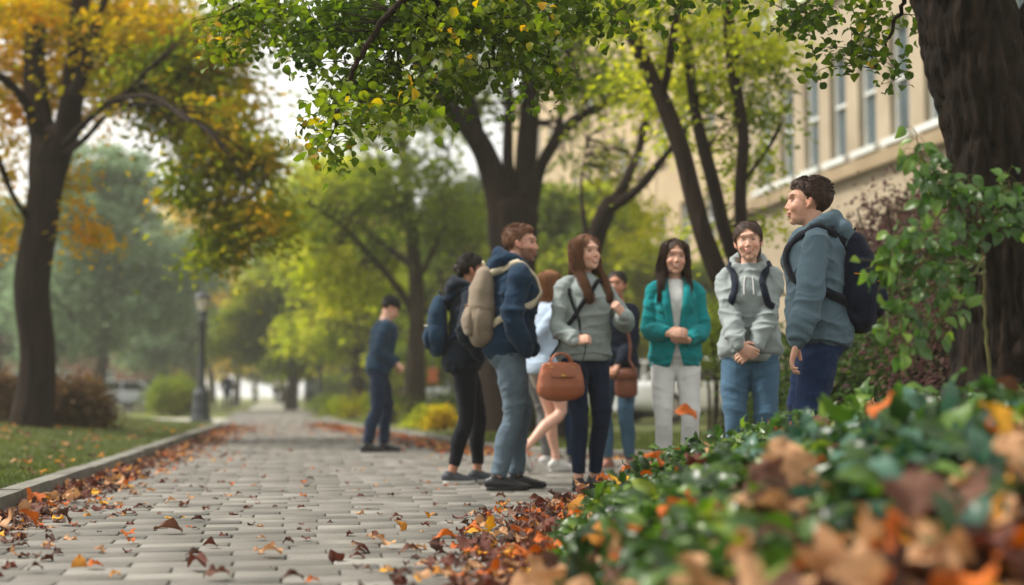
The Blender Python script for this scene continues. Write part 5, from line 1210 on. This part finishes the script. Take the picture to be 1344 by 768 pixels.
def backpack(p, label, m_body, m_strap, m_acc=None, w=.145, dp=.085, z0=1.02, z1=1.46, y=-.215, stripe=None, group='backpacks worn by people', seed=0):
    y += p.lean * .35 + .0
    t, o = place_like(p, 'backpack', label, 'backpack', (0, y, z0)); 
    if group: t['group'] = group
    mb = MB(); hgt = z1 - z0; P = [(0, y - .005, z0 + .03), (0, y - .012, z0 + hgt * .3), (0, y - .006, z0 + hgt * .7), (0, y + .012, z1 - .04)]
    mb.tube(P, [w * .93, w, w * .95, w * .72], [dp * .85, dp, dp * .85, dp * .62], ref=(1, 0, 0), n=24, res=3, sq=.75)
    V, F, NN = remesh(mb, .008, 4); V = wrinkle(V, F, NN, .010, (6, 6, 8), seed); 
    x, yy, zz = V.T; to_obj('main_bag', V - o, F, m_body, t)
    mb = MB(); mb.tube([(0, y - dp * .95, z0 + .05), (0, y - dp * 1.08, z0 + hgt * .28), (0, y - dp * .88, z0 + hgt * .48)], [w * .66, w * .74, w * .6], [.028, .036, .024], ref=(1, 0, 0), n=20, res=3, sq=.75)
    V, F, NN = remesh(mb, .007, 3); V = wrinkle(V, F, NN, .006, (8, 8, 9), seed + 3); pk = to_obj('front_pocket', V - o, F, m_body, t)
    z = MB(); a = [(w * .60 * math.cos(q), y - dp * .90 - .032 * abs(math.sin(q)) - .002, z0 + hgt * .46 + .01 * math.sin(q)) for q in np.linspace(0.05, math.pi - .05, 12)]
    z.tube(np.array(a), .004, None, n=6, ref=(0, 0, 1)); z.build('zip', m_acc or m_strap, pk, off=o)
    for k in (1, -1):
        mb = MB(); mb.tube([(k * w * .92, y - .01, z0 + .05), (k * w * 1.05, y - .012, z0 + .12), (k * w * .96, y - .01, z0 + .19)], [.010, .016, .010], [.05, .058, .048], n=14, res=2); mb.build('side_pocket', m_body, t, off=o)
    mb = MB(); mb.tube([(-.03, y + .025, z1 - .005), (-.026, y + .01, z1 + .035), (0, y + .005, z1 + .05), (.026, y + .01, z1 + .035), (.03, y + .025, z1 - .005)], .006, .006, n=8, res=4, ref=(0, 1, 0)); mb.build('grab_handle', m_strap, t, off=o)
    for k in (1, -1):
        sx = p.sw / .18; b = p.bend(1.4)
        pts = [(k * .080, y + dp * .6, z1 - .03), (k * .112 * sx, -.07 + b, 1.46), (k * .122 * sx, .0 + b, 1.48), (k * .122 * sx, .09 + b, 1.43), (k * .112 * sx, .16 + b, 1.36), (k * .125 * sx, .16 + b * .8, 1.27), (k * .150 * sx, .09, 1.20), (k * .165 * sx, -.03, 1.15), (k * .12, y + dp * .6, z0 + .09)]
        mb = p.strap('strap', pts, m_strap, .045, .010, .010, snapd=.16); mb.build('strap', m_strap, t, off=o)
    if stripe is not None:
        mb = MB(); a = [(w * .75 * math.cos(q), y - dp * 1.0 - .030 * math.sin(q), z0 + hgt * .52) for q in np.linspace(0.1, math.pi - .1, 14)]
        a = np.array(a); ribbon(mb, a, np.column_stack([np.cos(np.linspace(.1, math.pi - .1, 14)), -np.sin(np.linspace(.1, math.pi - .1, 14)) - .6, np.zeros(14)]), .014, .006); mb.build('stripe', stripe, t, off=o)
        for k in (1, -1):
            mb = MB(); mb.tube([(k * w * 1.0, y + .02, z0 + hgt * .545), (k * w * 1.02, y - dp * .55, z0 + hgt * .53), (k * w * .8, y - dp * .98, z0 + hgt * .52)], .004, .008, ref=(0, 0, 1), n=8, res=4); mb.build('piping', stripe, t, off=o)
    return t
m_black = fabric('black_cloth', '#15171b'); m_navy = fabric('navy_knit', '#182c3e'); m_navyd = fabric('dark_navy_cloth', '#141c2b'); m_teal = fabric('teal_wool', '#128488')
m_blueh = fabric('blue_fleece', '#172f45', ns=5); m_greyj = fabric('grey_blue_denim', '#5a6a76', bump=.5); m_sage = fabric('pale_grey_knit', '#8f9997', k=.9, bump=.6, bs=180); m_jeans = fabric('dark_jeans', '#162338', bump=.5)
m_whitej = fabric('white_denim', '#d2d3d2', k=.92, bump=.5); m_whitet = fabric('white_blouse', '#d8d8d6', k=.95); m_greyh = fabric('heather_grey_fleece', '#8f9898', k=.88, ns=24, bump=.5)
m_mid = fabric('mid_blue_denim', '#47657c', k=.75, ns=5, bump=.5); m_slate = fabric('slate_blue_fleece', '#566a76', k=.86, ns=6, bump=.5); m_indigo = fabric('indigo_trousers', '#1a2c4c'); m_pale = fabric('pale_blue_cotton', '#a4b4c6', k=.92)
m_beige = fabric('beige_canvas', '#857868', k=.8, bump=.5); m_cream = fabric('cream_webbing', '#c9bda4'); m_bluepk = fabric('blue_pack_cloth', '#243a4e'); m_sweat = fabric('blue_sweatshirt', '#20364a'); m_short = fabric('taupe_shorts', '#8d8378')
m_leather = mat('tan_leather', C('#9c5a38'), .42, C('#874a2e'), 10, .25, 120, spec=.45, bdist=.002); m_leather2 = mat('brown_leather', C('#7a4a33'), .5, C('#6a3c2a'), 10, .25, 120)
m_gold = mat('brass', C('#c9a050'), .3, metal=1.0); m_yel = fabric('yellow_piping', '#c98f24'); m_shoeb = mat('black_shoe', C('#14151a'), .45, C('#1d1f24'), 20, spec=.4); m_shoew = mat('white_shoe', C('#d4d3cf'), .6, C('#bdbcb8'), 14); m_shoeg = mat('grey_shoe', C('#4b4f55'), .7, C('#3a3d42'), 20)
m_solew = mat('white_rubber', C('#c9c8c2'), .7, C('#a9a79f'), 20); m_soleb = mat('black_rubber', C('#1a1a1a'), .8, C('#252525'), 20)
h_dark = hairmat('hair_dark_brown', '#2b1c15', '#3b281d'); h_black = hairmat('hair_black', '#17120f', '#251c18'); h_mid = hairmat('hair_light_brown', '#5a3a28', '#76523a'); h_sandy = hairmat('hair_sandy', '#6b4a34', '#57392a'); h_red = hairmat('hair_reddish_brown', '#6f452c', '#845a38')

D0 = (0, 0, -1)
# man with the black cap, looking down at his hands
p = Person('man in a blue sweatshirt and black cap looking down at his hands, standing apart', 497, 16.3, 1.78, -82, 'm', hair='#1a1512', head=(4, -28, 0), lean=.07, detail=False, stance={1: (.10, -.13, 0, 6), -1: (-.10, .06, 0, -4)}, hshift=(0, .045, -.02), build=1.02)
p.arms(1, (500, 465, -.2), (517, 478, -.1), Np=(0, 0, -1), curl=50); p.arms(-1, (505, 465, .2), (520, 476, .05), curl=50)
p.body().top('sweatshirt', m_sweat, .030, .86, .020, amp=.012, seed=1, collar=.0).trousers('trousers', m_indigo and fabric('dark_blue_trousers', '#18273c'), .018, .10, .006, .008).shoes(m_shoeb, m_soleb).hair('short', h_black, seed=1)
mb = MB(); T = lambda q: p.H + p.M @ (np.array(q, float) * HS)
mb.ell(T((0, -.016, .050)), (.097, .116, .088), M=p.M); cp_ = MB(); V, F, NN = remesh(mb, .007, 2); z = ((V - p.H) @ p.M)[:, 2] / HS; F = F[~(z < .035)[F].all(axis=1)]; to_obj('cap', V, F, m_black, p.t)
mb = MB(); mb.tube([T((0, .07, .050)), T((0, .11, .048)), T((0, .155, .038))], [.070, .066, .040], [.006, .005, .004], ref=p.M @ np.array((1., 0, 0)), n=20, res=3); mb.build('cap_brim', m_black, p.t)

# woman with the dark hoodie
p2 = p = Person('woman in a black hoodie and black leggings at the left end of the group', 610, 10.4, 1.67, -86, 'f', skin='#a8765c', hair='#17120f', head=(-6, -2, 0), lean=.03, stance={1: (.085, -.10, 0, 4), -1: (-.085, .10, 0, -2)}, hshift=(0, .01, 0), build=1.04)
p.arms(1, (600, 450, -.40), (630, 470, -.2), show=False); p.arms(-1, (612, 455, .25), (632, 470, .1), show=False)
p.body().top('hoodie', fabric('black_fleece', '#1a222c'), .032, .87, .022, hood=True, amp=.012, seed=2).trousers('leggings', m_black and fabric('black_leggings', '#10131a'), .008, .145, 0, .005).shoes(m_shoeg, m_solew, sz=.95).hair('tail' if 0 else 'bun', h_black, L=.015, seed=2)
backpack(p2, 'dark blue backpack worn by the woman in the black hoodie', m_bluepk, fabric('navy_webbing', '#1c2c3e'), m_cream, w=.15, dp=.08, z0=1.00, z1=1.42, seed=2)

# bearded man
p3 = p = Person('bearded man in a dark blue hoodie and grey-blue trousers, hands in his hoodie pocket', 668, 9.72, 1.80, -80, 'm', skin='#c69480', hair='#4a3022', head=(-22, 2, 0), beard=.6, lean=.04, stance={1: (.085, -.09, 0, 10), -1: (-.10, .06, 0, -4)}, hshift=(0, .025, 0), build=1.06)
p.arms(1, (650, 436, -.42), (690, 462, -.22), show=False); p.arms(-1, (690, 440, .2), (700, 462, .15), show=False)
p.body().top('hoodie', m_blueh, .034, .875, .024, hood=True, amp=.014, seed=3).trousers('trousers', m_greyj, .014, .10, .004, .009).shoes(m_shoeb, m_soleb, sz=1.08).hair('short', h_sandy, seed=3)
backpack(p3, 'beige canvas backpack worn by the bearded man', m_beige, m_cream, m_leather2, w=.15, dp=.088, z0=.99, z1=1.46, y=-.195, seed=5)

# people behind the front row
p7 = p = Person('person in grey trousers and white sneakers almost hidden behind the bearded man', 694, 13.0, 1.70, -60, 'm', head=(0, 0, 0), detail=False, stance={1: (.10, .14, 0, 6), -1: (-.09, -.1, 0, -6)})
p.arms(1, (690, 450, -.2), (700, 480, -.1)); p.arms(-1, (705, 450, .2), (712, 480, .1))
p.body().top('jacket', m_navyd, .026, .86, .02, amp=.01, seed=4).trousers('trousers', fabric('grey_trousers', '#6b6a68'), .016, .10).shoes(m_shoew, m_solew).hair('short', h_dark, seed=4)
p4 = p = Person('woman in a pale blue shirt and taupe shorts walking away with bare legs', 714, 11.9, 1.68, -58, 'f', skin='#d2a48e', hair='#6a4128', head=(10, 4, 0), detail=False, lean=.05, stance={1: (.06, -.36, .10, 0, 48), -1: (-.05, .16, 0, 4)}, hshift=(0, .01, 0))
p.kne[1] = np.array((.09, .12, .53)); p.ank[1] = np.array((.07, -.26, .20))
p.arms(1, (700, 445, -.15), (712, 478, -.05), curl=45); p.arms(-1, (728, 445, .15), (735, 470, .1), curl=45)
p.body().top('shirt', m_pale, .020, .90, .014, amp=.01, seed=5, collar=.01).trousers('shorts', m_short, .018, short=.42).shoes(m_shoew, m_solew, sz=.95).hair('bob', h_red, L=.16, seed=5)
p8 = p = Person('dark-haired person in dark jeans standing hidden behind the woman with the handbag', 737, 13.2, 1.72, 175, 'm', head=(0, 0, 0), detail=False)
p.arms(1, (722, 450, 0), (725, 500, 0)); p.arms(-1, (752, 450, 0), (750, 500, 0))
p.body().top('sweater', m_navyd, .022, .86, .016, seed=6).trousers('jeans', fabric('blue_jeans_dark', '#1f3a5c'), .014, .10).shoes(m_shoeb, m_solew).hair('short', h_black, seed=6)
p6 = p = Person('woman in a dark navy top and blue jeans half hidden behind the long-haired woman', 812, 12.2, 1.70, 150, 'f', skin='#a8765c', hair='#17120f', head=(12, 2, 0), detail=False, stance={1: (.08, .05, 0, 8), -1: (-.08, -.05, 0, -8)})
p.arms(1, (790, 455, 0), (802, 480, -.15), curl=50); p.arms(-1, (838, 440, -.05), (812, 478, -.2), curl=55)
p.body().top('top', fabric('navy_top', '#17202e'), .024, .88, .018, amp=.01, seed=7).trousers('jeans', m_mid, .012, .12).shoes(fabric('pink_shoe', '#a87868'), m_solew, sz=.93).hair('bun', h_black, L=.02, seed=7)
# woman with the long hair and the handbag
p5 = p = Person('woman with long light brown hair, pale grey sweater and dark jeans, looking to the right', 768, 9.65, 1.72, -158, 'f', skin='#d0a28c', hair='#6a4128', head=(12, 6, 4), smile=.5, stance={1: (.075, .05, 0, 6), -1: (-.075, -.02, 0, -10)}, build=1.02)
p.arms(1, (716, 432, .0), (755, 449, -.30), D=(.9, -.1, .25), Np=(0, .75, -.5), curl=100); p.arms(-1, (828, 436, .05), (817, 415, -.22), D=(-.45, -.35, .8), Np=(-.6, .6, 0), curl=80)
p.body().top('sweater', m_sage, .030, .895, .022, amp=.011, seed=8, collar=.012, rib=True).trousers('jeans', m_jeans, .008, .125, 0, .005).shoes(m_shoeb, m_soleb, sz=.95).hair('long', h_mid, L=.24, seed=8, vol=1.03, part=-.6)
# handbag and its straps
bagc = W(736, 518, 9.32); t = thing('handbag', 'tan leather handbag with two short handles carried by the woman in the pale grey sweater', 'handbag', bagc, R(14), 'bags on shoulder straps', .86)
mb = MB(); 
mb.tube([(0, 0, .018), (0, 0, .06), (0, 0, .14), (0, 0, .195), (0, 0, .222)], [.180, .183, .172, .158, .150], [.070, .073, .060, .038, .026], ref=(1, 0, 0), n=32, cap='round', sq=.55, res=3)
V, F, NN = remesh(mb, .006, 3); V = wrinkle(V, F, NN, .004, (7, 7, 7), 3); to_obj('bag_body', V, F, m_leather, t)
mb = MB(); ribbon(mb, [(0, .045, .228), (0, .0, .240), (0, -.040, .228), (0, -.063, .165), (0, -.075, .13)], [(0, .5, 1), (0, 0, 1), (0, -.5, 1), (0, -1, .3), (0, -1, .1)], [.24, .24, .23, .20, .16], .007); fl = mb.build('flap', m_leather, t, bevel=.002)
mb = MB(); mb.box((0, -.082, .14), (.030, .006, .022)); mb.build('clasp', m_gold, fl, bevel=.002)
mb = MB(); mb.tube([(-.17, .0, .095), (-.17, .0, .093)], .0015, n=6); 
for k in (1, -1):
    mb = MB(); y = -.040 * k; mb.tube([(-.085, y, .195), (-.080, y * .8, .255), (-.045, y * .5, .300), (0, y * .4, .312), (.045, y * .5, .300), (.080, y * .8, .255), (.085, y, .195)], .0075, None, ref=(0, 1, 0), n=10, res=4); mb.build('handle', m_leather, t)
    for x in (-.085, .085):
        mb = MB(); a = np.linspace(0, 2 * math.pi, 17)[:-1]; mb.tube([(x + .013 * math.cos(q), y * 1.25, .198 + .013 * math.sin(q)) for q in np.linspace(0, 2 * math.pi, 17)], .003, None, ref=(0, 1, 0), n=6); mb.build('ring', m_gold, t)
def world_ribbon(p, pts, wd, off, free=0):
    """strap given by photo points (px, py, d): laid over the clothes of person p, in world space"""
    P = np.array([p.loc(x, y, d - p.d) for x, y, d in pts]); Q, _, _ = spline(P, [1] * len(P), [1] * len(P), 8)
    if free: A, nn = snap(Q[:-free * 8], p.bvh, off, .2); B = Q[-free * 8:]; Q = np.vstack([A, B]); nn = np.vstack([nn, np.repeat(nn[-1:], len(B), 0)])
    else: Q, nn = snap(Q, p.bvh, off, .2)
    for _ in range(3): Q[1:-1] = (Q[:-2] + 2 * Q[1:-1] + Q[2:]) / 4
    Qw = (Q * p.k) @ p.Rm.T + p.pos; nw = nn @ p.Rm.T; return Qw, nw
def bag_strap(p, t, pts, material, wd=.03, free=0, off=.012, name='shoulder_strap'):
    Q, nn = world_ribbon(p, pts, wd, off, free); Rt = M3(math.degrees(t.rotation_euler[2])); Q = (Q - np.array(t.location)) @ Rt; nn = nn @ Rt; Q = Q / t.scale[0]
    mb = MB(); ribbon(mb, Q, nn, wd, .005); mb.build(name, material, t)
m_strapn = fabric('dark_strap', '#12161f')
bag_strap(p5, t, [(806, 362, 9.75), (795, 362, 9.55), (785, 372, 9.5), (765, 398, 9.45), (752, 418, 9.5), (738, 445, 9.6), (722, 470, 9.5)], m_strapn, .034, 1)
bag_strap(p5, t, [(741, 372, 9.7), (746, 382, 9.55), (756, 410, 9.5), (767, 440, 9.42), (768, 462, 9.36), (762, 478, 9.33)], m_strapn, .022, 2)
# small brown bag of the woman behind
bc = W(822, 520, 12.0); t = thing('handbag', 'small brown shoulder bag on the half hidden woman in dark navy', 'handbag', bc, R(5), 'bags on shoulder straps')
mb = MB(); mb.tube([(0, 0, .02), (0, 0, .10), (0, 0, .20)], [.095, .098, .09], [.04, .045, .03], ref=(1, 0, 0), n=24, sq=.6, res=4); mb.build('bag_body', m_leather2, t)
mb = MB(); ribbon(mb, [(0, .03, .228), (0, 0, .235), (0, -.035, .22), (0, -.055, .14)], [(0, .5, 1), (0, 0, 1), (0, -.6, 1), (0, -1, .1)], .17, .006); mb.build('flap', m_leather2, t)
bag_strap(p6, t, [(800, 395, 12.2), (812, 400, 12.05), (828, 440, 12.0), (833, 480, 11.95), (832, 486, 12.0)], m_leather2, .02, 1)

# woman with the teal blazer
p9 = p = Person('smiling woman with long dark hair in an open teal blazer and white trousers, hands clasped', 887, 9.75, 1.70, 178, 'f', skin='#c89a84', hair='#2a1c15', head=(4, 0, -3), smile=.9, stance={1: (.085, .02, 0, 8), -1: (-.085, 0, 0, -8)}, build=1.0)
p.arms(1, (846, 435, .05), (877, 438, -.24), D=(.9, -.35, .08), Np=(.2, .9, -.4), curl=35); p.arms(-1, (930, 440, .05), (903, 447, -.22), D=(-.9, -.35, .0), Np=(0, .5, .8), curl=40)
p.body().top('blouse', m_whitet, .008, .885, .002, amp=.004, seed=9, collar=.0, rib=False, sl_end=.05)
def vc(z): return np.interp(z, [.80, .87, 1.00, 1.06, 1.30, 1.40, 1.46, 1.5], [.075, .045, .012, .008, .038, .050, .055, .05])
p.top('blazer', m_teal, .025, .868, .020, voxel=.0056, amp=.009, seed=10, vcut=vc, flare=.012).trousers('trousers', m_whitej, .008, .12, 0, .005).shoes(m_shoew, m_solew, sz=.93).hair('long', h_dark, L=.22, seed=9, vol=1.06, part=.1)
for k in (1, -1):
    zz = np.linspace(1.47, 1.03, 14); P = [(k * (float(vc(z)) + .012), .30, z) for z in zz]; out = []
    for x, y, z in P:
        hit = p.bvh.ray_cast(Vector((x, .4, z)), Vector((0, -1, 0))); out.append(np.array(hit[0]) + (0, .006, 0) if hit[0] else np.array((x, .13, z)))
    wd = np.interp(zz, [1.03, 1.15, 1.32, 1.47], [.012, .04, .062, .03]); mb = MB(); ribbon(mb, np.array(out) + np.column_stack([k * wd * .35, 0 * wd, 0 * wd]), np.tile((k * .15, 1, 0), (14, 1)), wd, .006); mb.build('lapel', m_teal, p.t)

# woman with the grey hoodie and backpack straps
p10 = p = Person('smiling woman in a heather grey hoodie and blue jeans with her hands crossed in front', 985, 8.6, 1.68, 170, 'f', skin='#d0a28c', hair='#20150f', head=(-2, 2, 5), smile=1.0, stance={1: (.085, .04, 0, 10), -1: (-.085, -.02, 0, -6)}, build=1.03, jaw=1.02)
p.arms(1, (944, 440, .05), (970, 455, -.28), D=(.80, -.2, -.45), Np=(.3, .9, 0), curl=40); p.arms(-1, (1030, 440, .05), (990, 460, -.24), D=(-.85, -.1, -.45), Np=(.2, .9, -.2), curl=45)
p.body().top('hoodie', m_greyh, .028, .885, .024, hood=True, amp=.014, seed=11).trousers('jeans', m_mid, .014, .11, 0, .008).shoes(m_shoew, m_solew).hair('tail', h_dark, L=-.01, seed=10, vol=1.06)
mb = MB()
for k in (1, -1):
    P, nn = snap(np.array([(k * .030, .16, 1.43 - .035 * i) for i in range(5)]), p.bvh, .004, .2); mb.tube(P, .0035, None, n=6, ref=(1, 0, 0))
for i, k in enumerate((1, -1)):
    b = MB(); P, nn = snap(np.array([(k * .030, .16, 1.43 - .035 * i) for i in range(5)]), p.bvh, .004, .2); b.tube(P, .0035, None, n=6, ref=(1, 0, 0)); b.build('drawstring', m_whitet, p.t)
b = MB(); a = []; 
P, nn = snap(np.array([(x, .2, z) for x, z in ((-.11, .935), (-.095, 1.0), (-.065, 1.06), (0, 1.065), (.065, 1.06), (.095, 1.0), (.11, .935))]), p.bvh, .003, .2)
bk = backpack(p10, 'dark backpack of the woman in the heather grey hoodie, only its straps showing', m_navyd, fabric('navy_strap', '#1b2230'), m_navyd, seed=7)

# man at the right end of the group
p11 = p = Person('tall man in a slate blue hoodie and navy trousers at the right end', 1077, 7.62, 1.80, 80, 'm', skin='#cb9b84', hair='#241812', head=(2, 4, 0), smile=.3, lean=.015, stance={1: (.10, .05, 0, 6), -1: (-.10, -.03, 0, -6)}, hshift=(0, .012, 0), build=1.10)
p.arms(-1, (1068, 418, -.40), (1042, 474, -.30), D=(-.3, .1, -1), show=True, curl=30); p.arms(1, (1075, 425, .3), (1048, 470, .15), show=False)
p.body().top('hoodie', m_slate, .034, .88, .024, hood=True, amp=.014, seed=12).trousers('trousers', m_indigo, .020, .10, .004, .009).shoes(m_shoeb, m_soleb).hair('short', h_dark, seed=12, vol=1.05)
backpack(p11, 'navy backpack with a yellow stripe worn by the man in the slate blue hoodie', fabric('navy_pack_cloth', '#151b2c'), fabric('black_webbing', '#161b26'), m_yel, w=.155, dp=.105, z0=1.00, z1=1.44, y=-.20, stripe=m_yel, seed=9)

# tiny people far down the path
def far_person(label, x, d, H, yaw, topc, legc, seed, hairm=h_dark):
    p = Person(label, x, d, H, yaw, 'm', detail=False, stance={1: (.09, .16, 0, 0), -1: (-.09, -.16, .02, 0)})
    for k in (1, -1): S = p.sho[k]; el, wr = ik(S, (k * .24, .12 * k, .92), (k * .3, -.2, 1.1), .285, .255); p.arm[k] = (S, el, wr); p.hd[k] = (unit(wr - el), np.array((-k, 0, 0.)), 30, True)
    p.t['group'] = 'people far down the path'
    p.body().top('jacket', topc, .03, .86, .02, seed=seed, rib=False).trousers('trousers', legc, .016).shoes(m_shoeb, m_soleb).hair('short', hairm, seed=seed)
far_person('small blurred person in a navy coat beside the near lamp post', 298, 62, 1.70, 0, m_navy, m_navyd, 30)
far_person('small blurred person in pale blue far along the right side of the path', 408, 68, 1.72, 180, m_pale, m_greyj, 31)
far_person('tiny blurred person in dark clothes in the middle of the far end of the path', 362, 110, 1.70, 0, m_navyd, m_black, 32)

# ------------------------------------------------------------------ street furniture
m_iron = mat('black_iron', C('#20262a'), .5, C('#2b3236'), 12, .15, 60, spec=.4); m_lantern = mat('frosted_glass', C('#cfc8b4'), .35, C('#bdb6a2'), 4)
def lamp_post(label, x, d, hgt=3.3, pale=False):
    b = ground_base(x, d, .0); t = thing('lamp_post', label, 'lamp post', b, .3, 'lamp posts along the path')
    q = hgt / 3.3; mb = MB(); mb.lathe([(.27, 0), (.27, .12), (.23, .15), (.22, .40), (.20, .44), (.20, .68), (.22, .72), (.16, .80), (.12, .92)], n=8); mb.build('base', m_iron, t, False, .008)
    mb = MB(); mb.lathe([(.105, .92), (.10, 1.0), (.090, 1.3), (.080, 2.5 * q), (.11, 2.52 * q), (.11, 2.58 * q), (.07, 2.62 * q), (.07, 2.70 * q), (.14, 2.76 * q), (.14, 2.79 * q)], n=16); mb.build('pole', m_iron, t)
    z = 2.79 * q; mb = MB(); mb.lathe([(.11, z), (.17, z + .33)], n=6); ln = mb.build('lantern', m_lantern, t, False)
    mb = MB()
    for i in range(6): a = i * math.pi / 3; mb.tube([(.114 * math.cos(a), .114 * math.sin(a), z), (.173 * math.cos(a), .173 * math.sin(a), z + .33)], .016, n=6, cap='flat')
    mb.build('frame', m_iron, ln); mb = MB(); mb.lathe([(.215, z + .33), (.215, z + .37), (.15, z + .44), (.07, z + .49), (.02, z + .50), (.012, z + .58)], n=6); mb.build('cap', m_iron if not pale else m_lantern, t, False)
    return t
lamp_post('black lamp post with a square pedestal where the left lawn meets the path', 264, 36.0)
lamp_post('blurred lamp post with a pale lantern right of the far path', 420, 60, 3.4, True)
lamp_post('distant lamp post with a pale lantern at the left of the vanishing path', 309, 88, 3.4, True)
b = ground_base(568, 40, 0); b[2] = .07; t = thing('sign_board', 'plain orange board on a short post behind the woman in the black hoodie', 'sign', b)
mb = MB(); mb.box((0, 0, .95), (.055, .055, 1.5)); mb.build('post', m_iron, t, False, .004); mb = MB(); mb.box((0, -.045, 1.15), (.28, .03, .42)); mb.build('board', mat('orange_paint', C('#b86438'), .6, C('#a0552c'), 3), t, False, .006)

# parked cars
m_tyre = mat('tyre_rubber', C('#1a1a1a'), .85, C('#242424'), 8); m_rim = mat('alloy', C('#a8aaac'), .35, metal=.8); m_cglass = mat('car_glass', C('#12181b'), .06, spec=.7)
m_lamp = mat('lamp_lens', C('#d8dad8'), .15, spec=.6); m_tail = mat('tail_lens', C('#8c1a14'), .25)
def car(label, loc, rz, paint, kind='sedan'):
    t = thing('parked_car', label, 'car', loc, R(rz), 'cars parked along the road')
    hL, hw = 2.25, .88; prof = [(-2.25, .52, .40), (-2.2, .60, .62), (-1.7, .72, .70), (-1.0, .80, .74), (0, .82, .76), (1.0, .80, .76), (1.75, .74, .74), (2.15, .66, .66), (2.25, .50, .52)]
    mb = MB(); n = 14; V = []; F = []
    for x, hwid, top_ in [(-2.25, .70, .72), (-2.18, .80, .86), (-1.6, .87, .90), (-.7, .90, .93), (.6, .90, .94), (1.5, .87, .93), (2.1, .82, .88), (2.25, .72, .74)]:
        zb = .30 if abs(x) > 2 else .22
        for y, z in ((-hwid * .86, zb), (-hwid, zb + .12), (-hwid * 1.01, .55), (-hwid * .97, top_ - .08), (-hwid * .80, top_), (0, top_ + .03), (hwid * .80, top_), (hwid * .97, top_ - .08), (hwid * 1.01, .55), (hwid, zb + .12), (hwid * .86, zb)): V.append((x, y, z))
    m_ = 11
    for j in range(7):
        for i in range(m_): F.append((j * m_ + i, j * m_ + (i + 1) % m_, (j + 1) * m_ + (i + 1) % m_, (j + 1) * m_ + i))
    F += [tuple(range(m_)), tuple(7 * m_ + i for i in reversed(range(m_)))]; mb.add(V, F); mb.build('body', paint, t, True, .03)
    mb = MB(); r0, r1 = (-1.25, 1.75) if kind == 'sedan' else (-1.2, 2.1); t0, t1 = (-.55, 1.05) if kind == 'sedan' else (-.5, 1.75); zt = 1.42 if kind == 'sedan' else 1.52
    def frust(mb, a, b, z0, c, d_, z1, w0, w1, mi=0): mb.add([(a, -w0, z0), (b, -w0, z0), (b, w0, z0), (a, w0, z0), (c, -w1, z1), (d_, -w1, z1), (d_, w1, z1), (c, w1, z1)], [(0, 3, 2, 1), (4, 5, 6, 7), (0, 1, 5, 4), (1, 2, 6, 5), (2, 3, 7, 6), (3, 0, 4, 7)], mi)
    frust(mb, r0, r1, .88, t0, t1, zt - .04, .80, .62); g_ = mb.build('windows', m_cglass, t, False, .02)
    mb = MB(); frust(mb, t0 - .03, t1 + .03, zt - .045, t0 + .15, t1 - .15, zt, .65, .55)
    for a, b in ((r0, t0), ((r0 + r1) / 2, (t0 + t1) / 2), (r1, t1)):
        for s_ in (1, -1): mb.tube([(a, s_ * .805, .87), (b, s_ * .63, zt - .03)], .035, .02, ref=(1, 0, 0), n=8)
    mb.build('roof', paint, t, True)
    for x in (-1.4, 1.38):
        for s_ in (1, -1):
            w_ = MB(); a = np.array([(x, s_ * .80, .33)]); 
            def disc(mb, r, y0, y1):
                nn = 24; V = [(x + r * math.cos(2 * math.pi * i / nn), y, .33 + r * math.sin(2 * math.pi * i / nn)) for y in (y0, y1) for i in range(nn)]
                mb.add(V, [tuple(range(nn)), tuple(nn + i for i in reversed(range(nn)))] + [(i, nn + i, nn + (i + 1) % nn, (i + 1) % nn) for i in range(nn)])
            disc(w_, .33, s_ * .70, s_ * .915); wo_ = w_.build('wheel', m_tyre, t, False, .02); r_ = MB(); disc(r_, .20, s_ * .90, s_ * .93); r_.build('rim', m_rim, wo_, False, .01)
    for s_ in (1, -1):
        mb = MB(); mb.box((-2.20, s_ * .60, .68), (.12, .30, .14)); mb.build('headlight', m_lamp, t, False, .02); mb = MB(); mb.box((2.21, s_ * .62, .74), (.10, .26, .14)); mb.build('tail_light', m_tail, t, False, .02)
        mb = MB(); mb.ell((-.95, s_ * .97, .98), (.07, .09, .06)); mb.build('mirror', paint, t)
    return t
m_pwhite = mat('white_car_paint', C('#eceeec'), .25, C('#e2e4e2'), 1, spec=.5, coat=.5); m_psilver = mat('silver_car_paint', C('#c4cace'), .3, C('#b8bec2'), 1, metal=.2, spec=.5, coat=.5); m_pdark = mat('dark_car_paint', C('#2c3640'), .3, C('#343e48'), 1, spec=.5, coat=.5)
def gpos(x, d, z=0.0): b = ground_base(x, d, z); return b
car('white car parked behind the teal blazer woman, its windscreen showing right of her', gpos(925, 32, .07), 25, m_pwhite)
car('white car whose rear shows between the handbag woman and the teal blazer woman', gpos(805, 38, .07), 20, m_pwhite, 'hatch')
car('silver car parked beyond the left lawn', gpos(155, 72, .01), 8, m_psilver)
car('dark car parked farther right along the far left road', gpos(205, 76, .01), 8, m_pdark, 'hatch')
car('silver hatchback seen low between the straight grey trunk and the dark hoodie woman', gpos(618, 58, .07), 15, m_psilver, 'hatch')
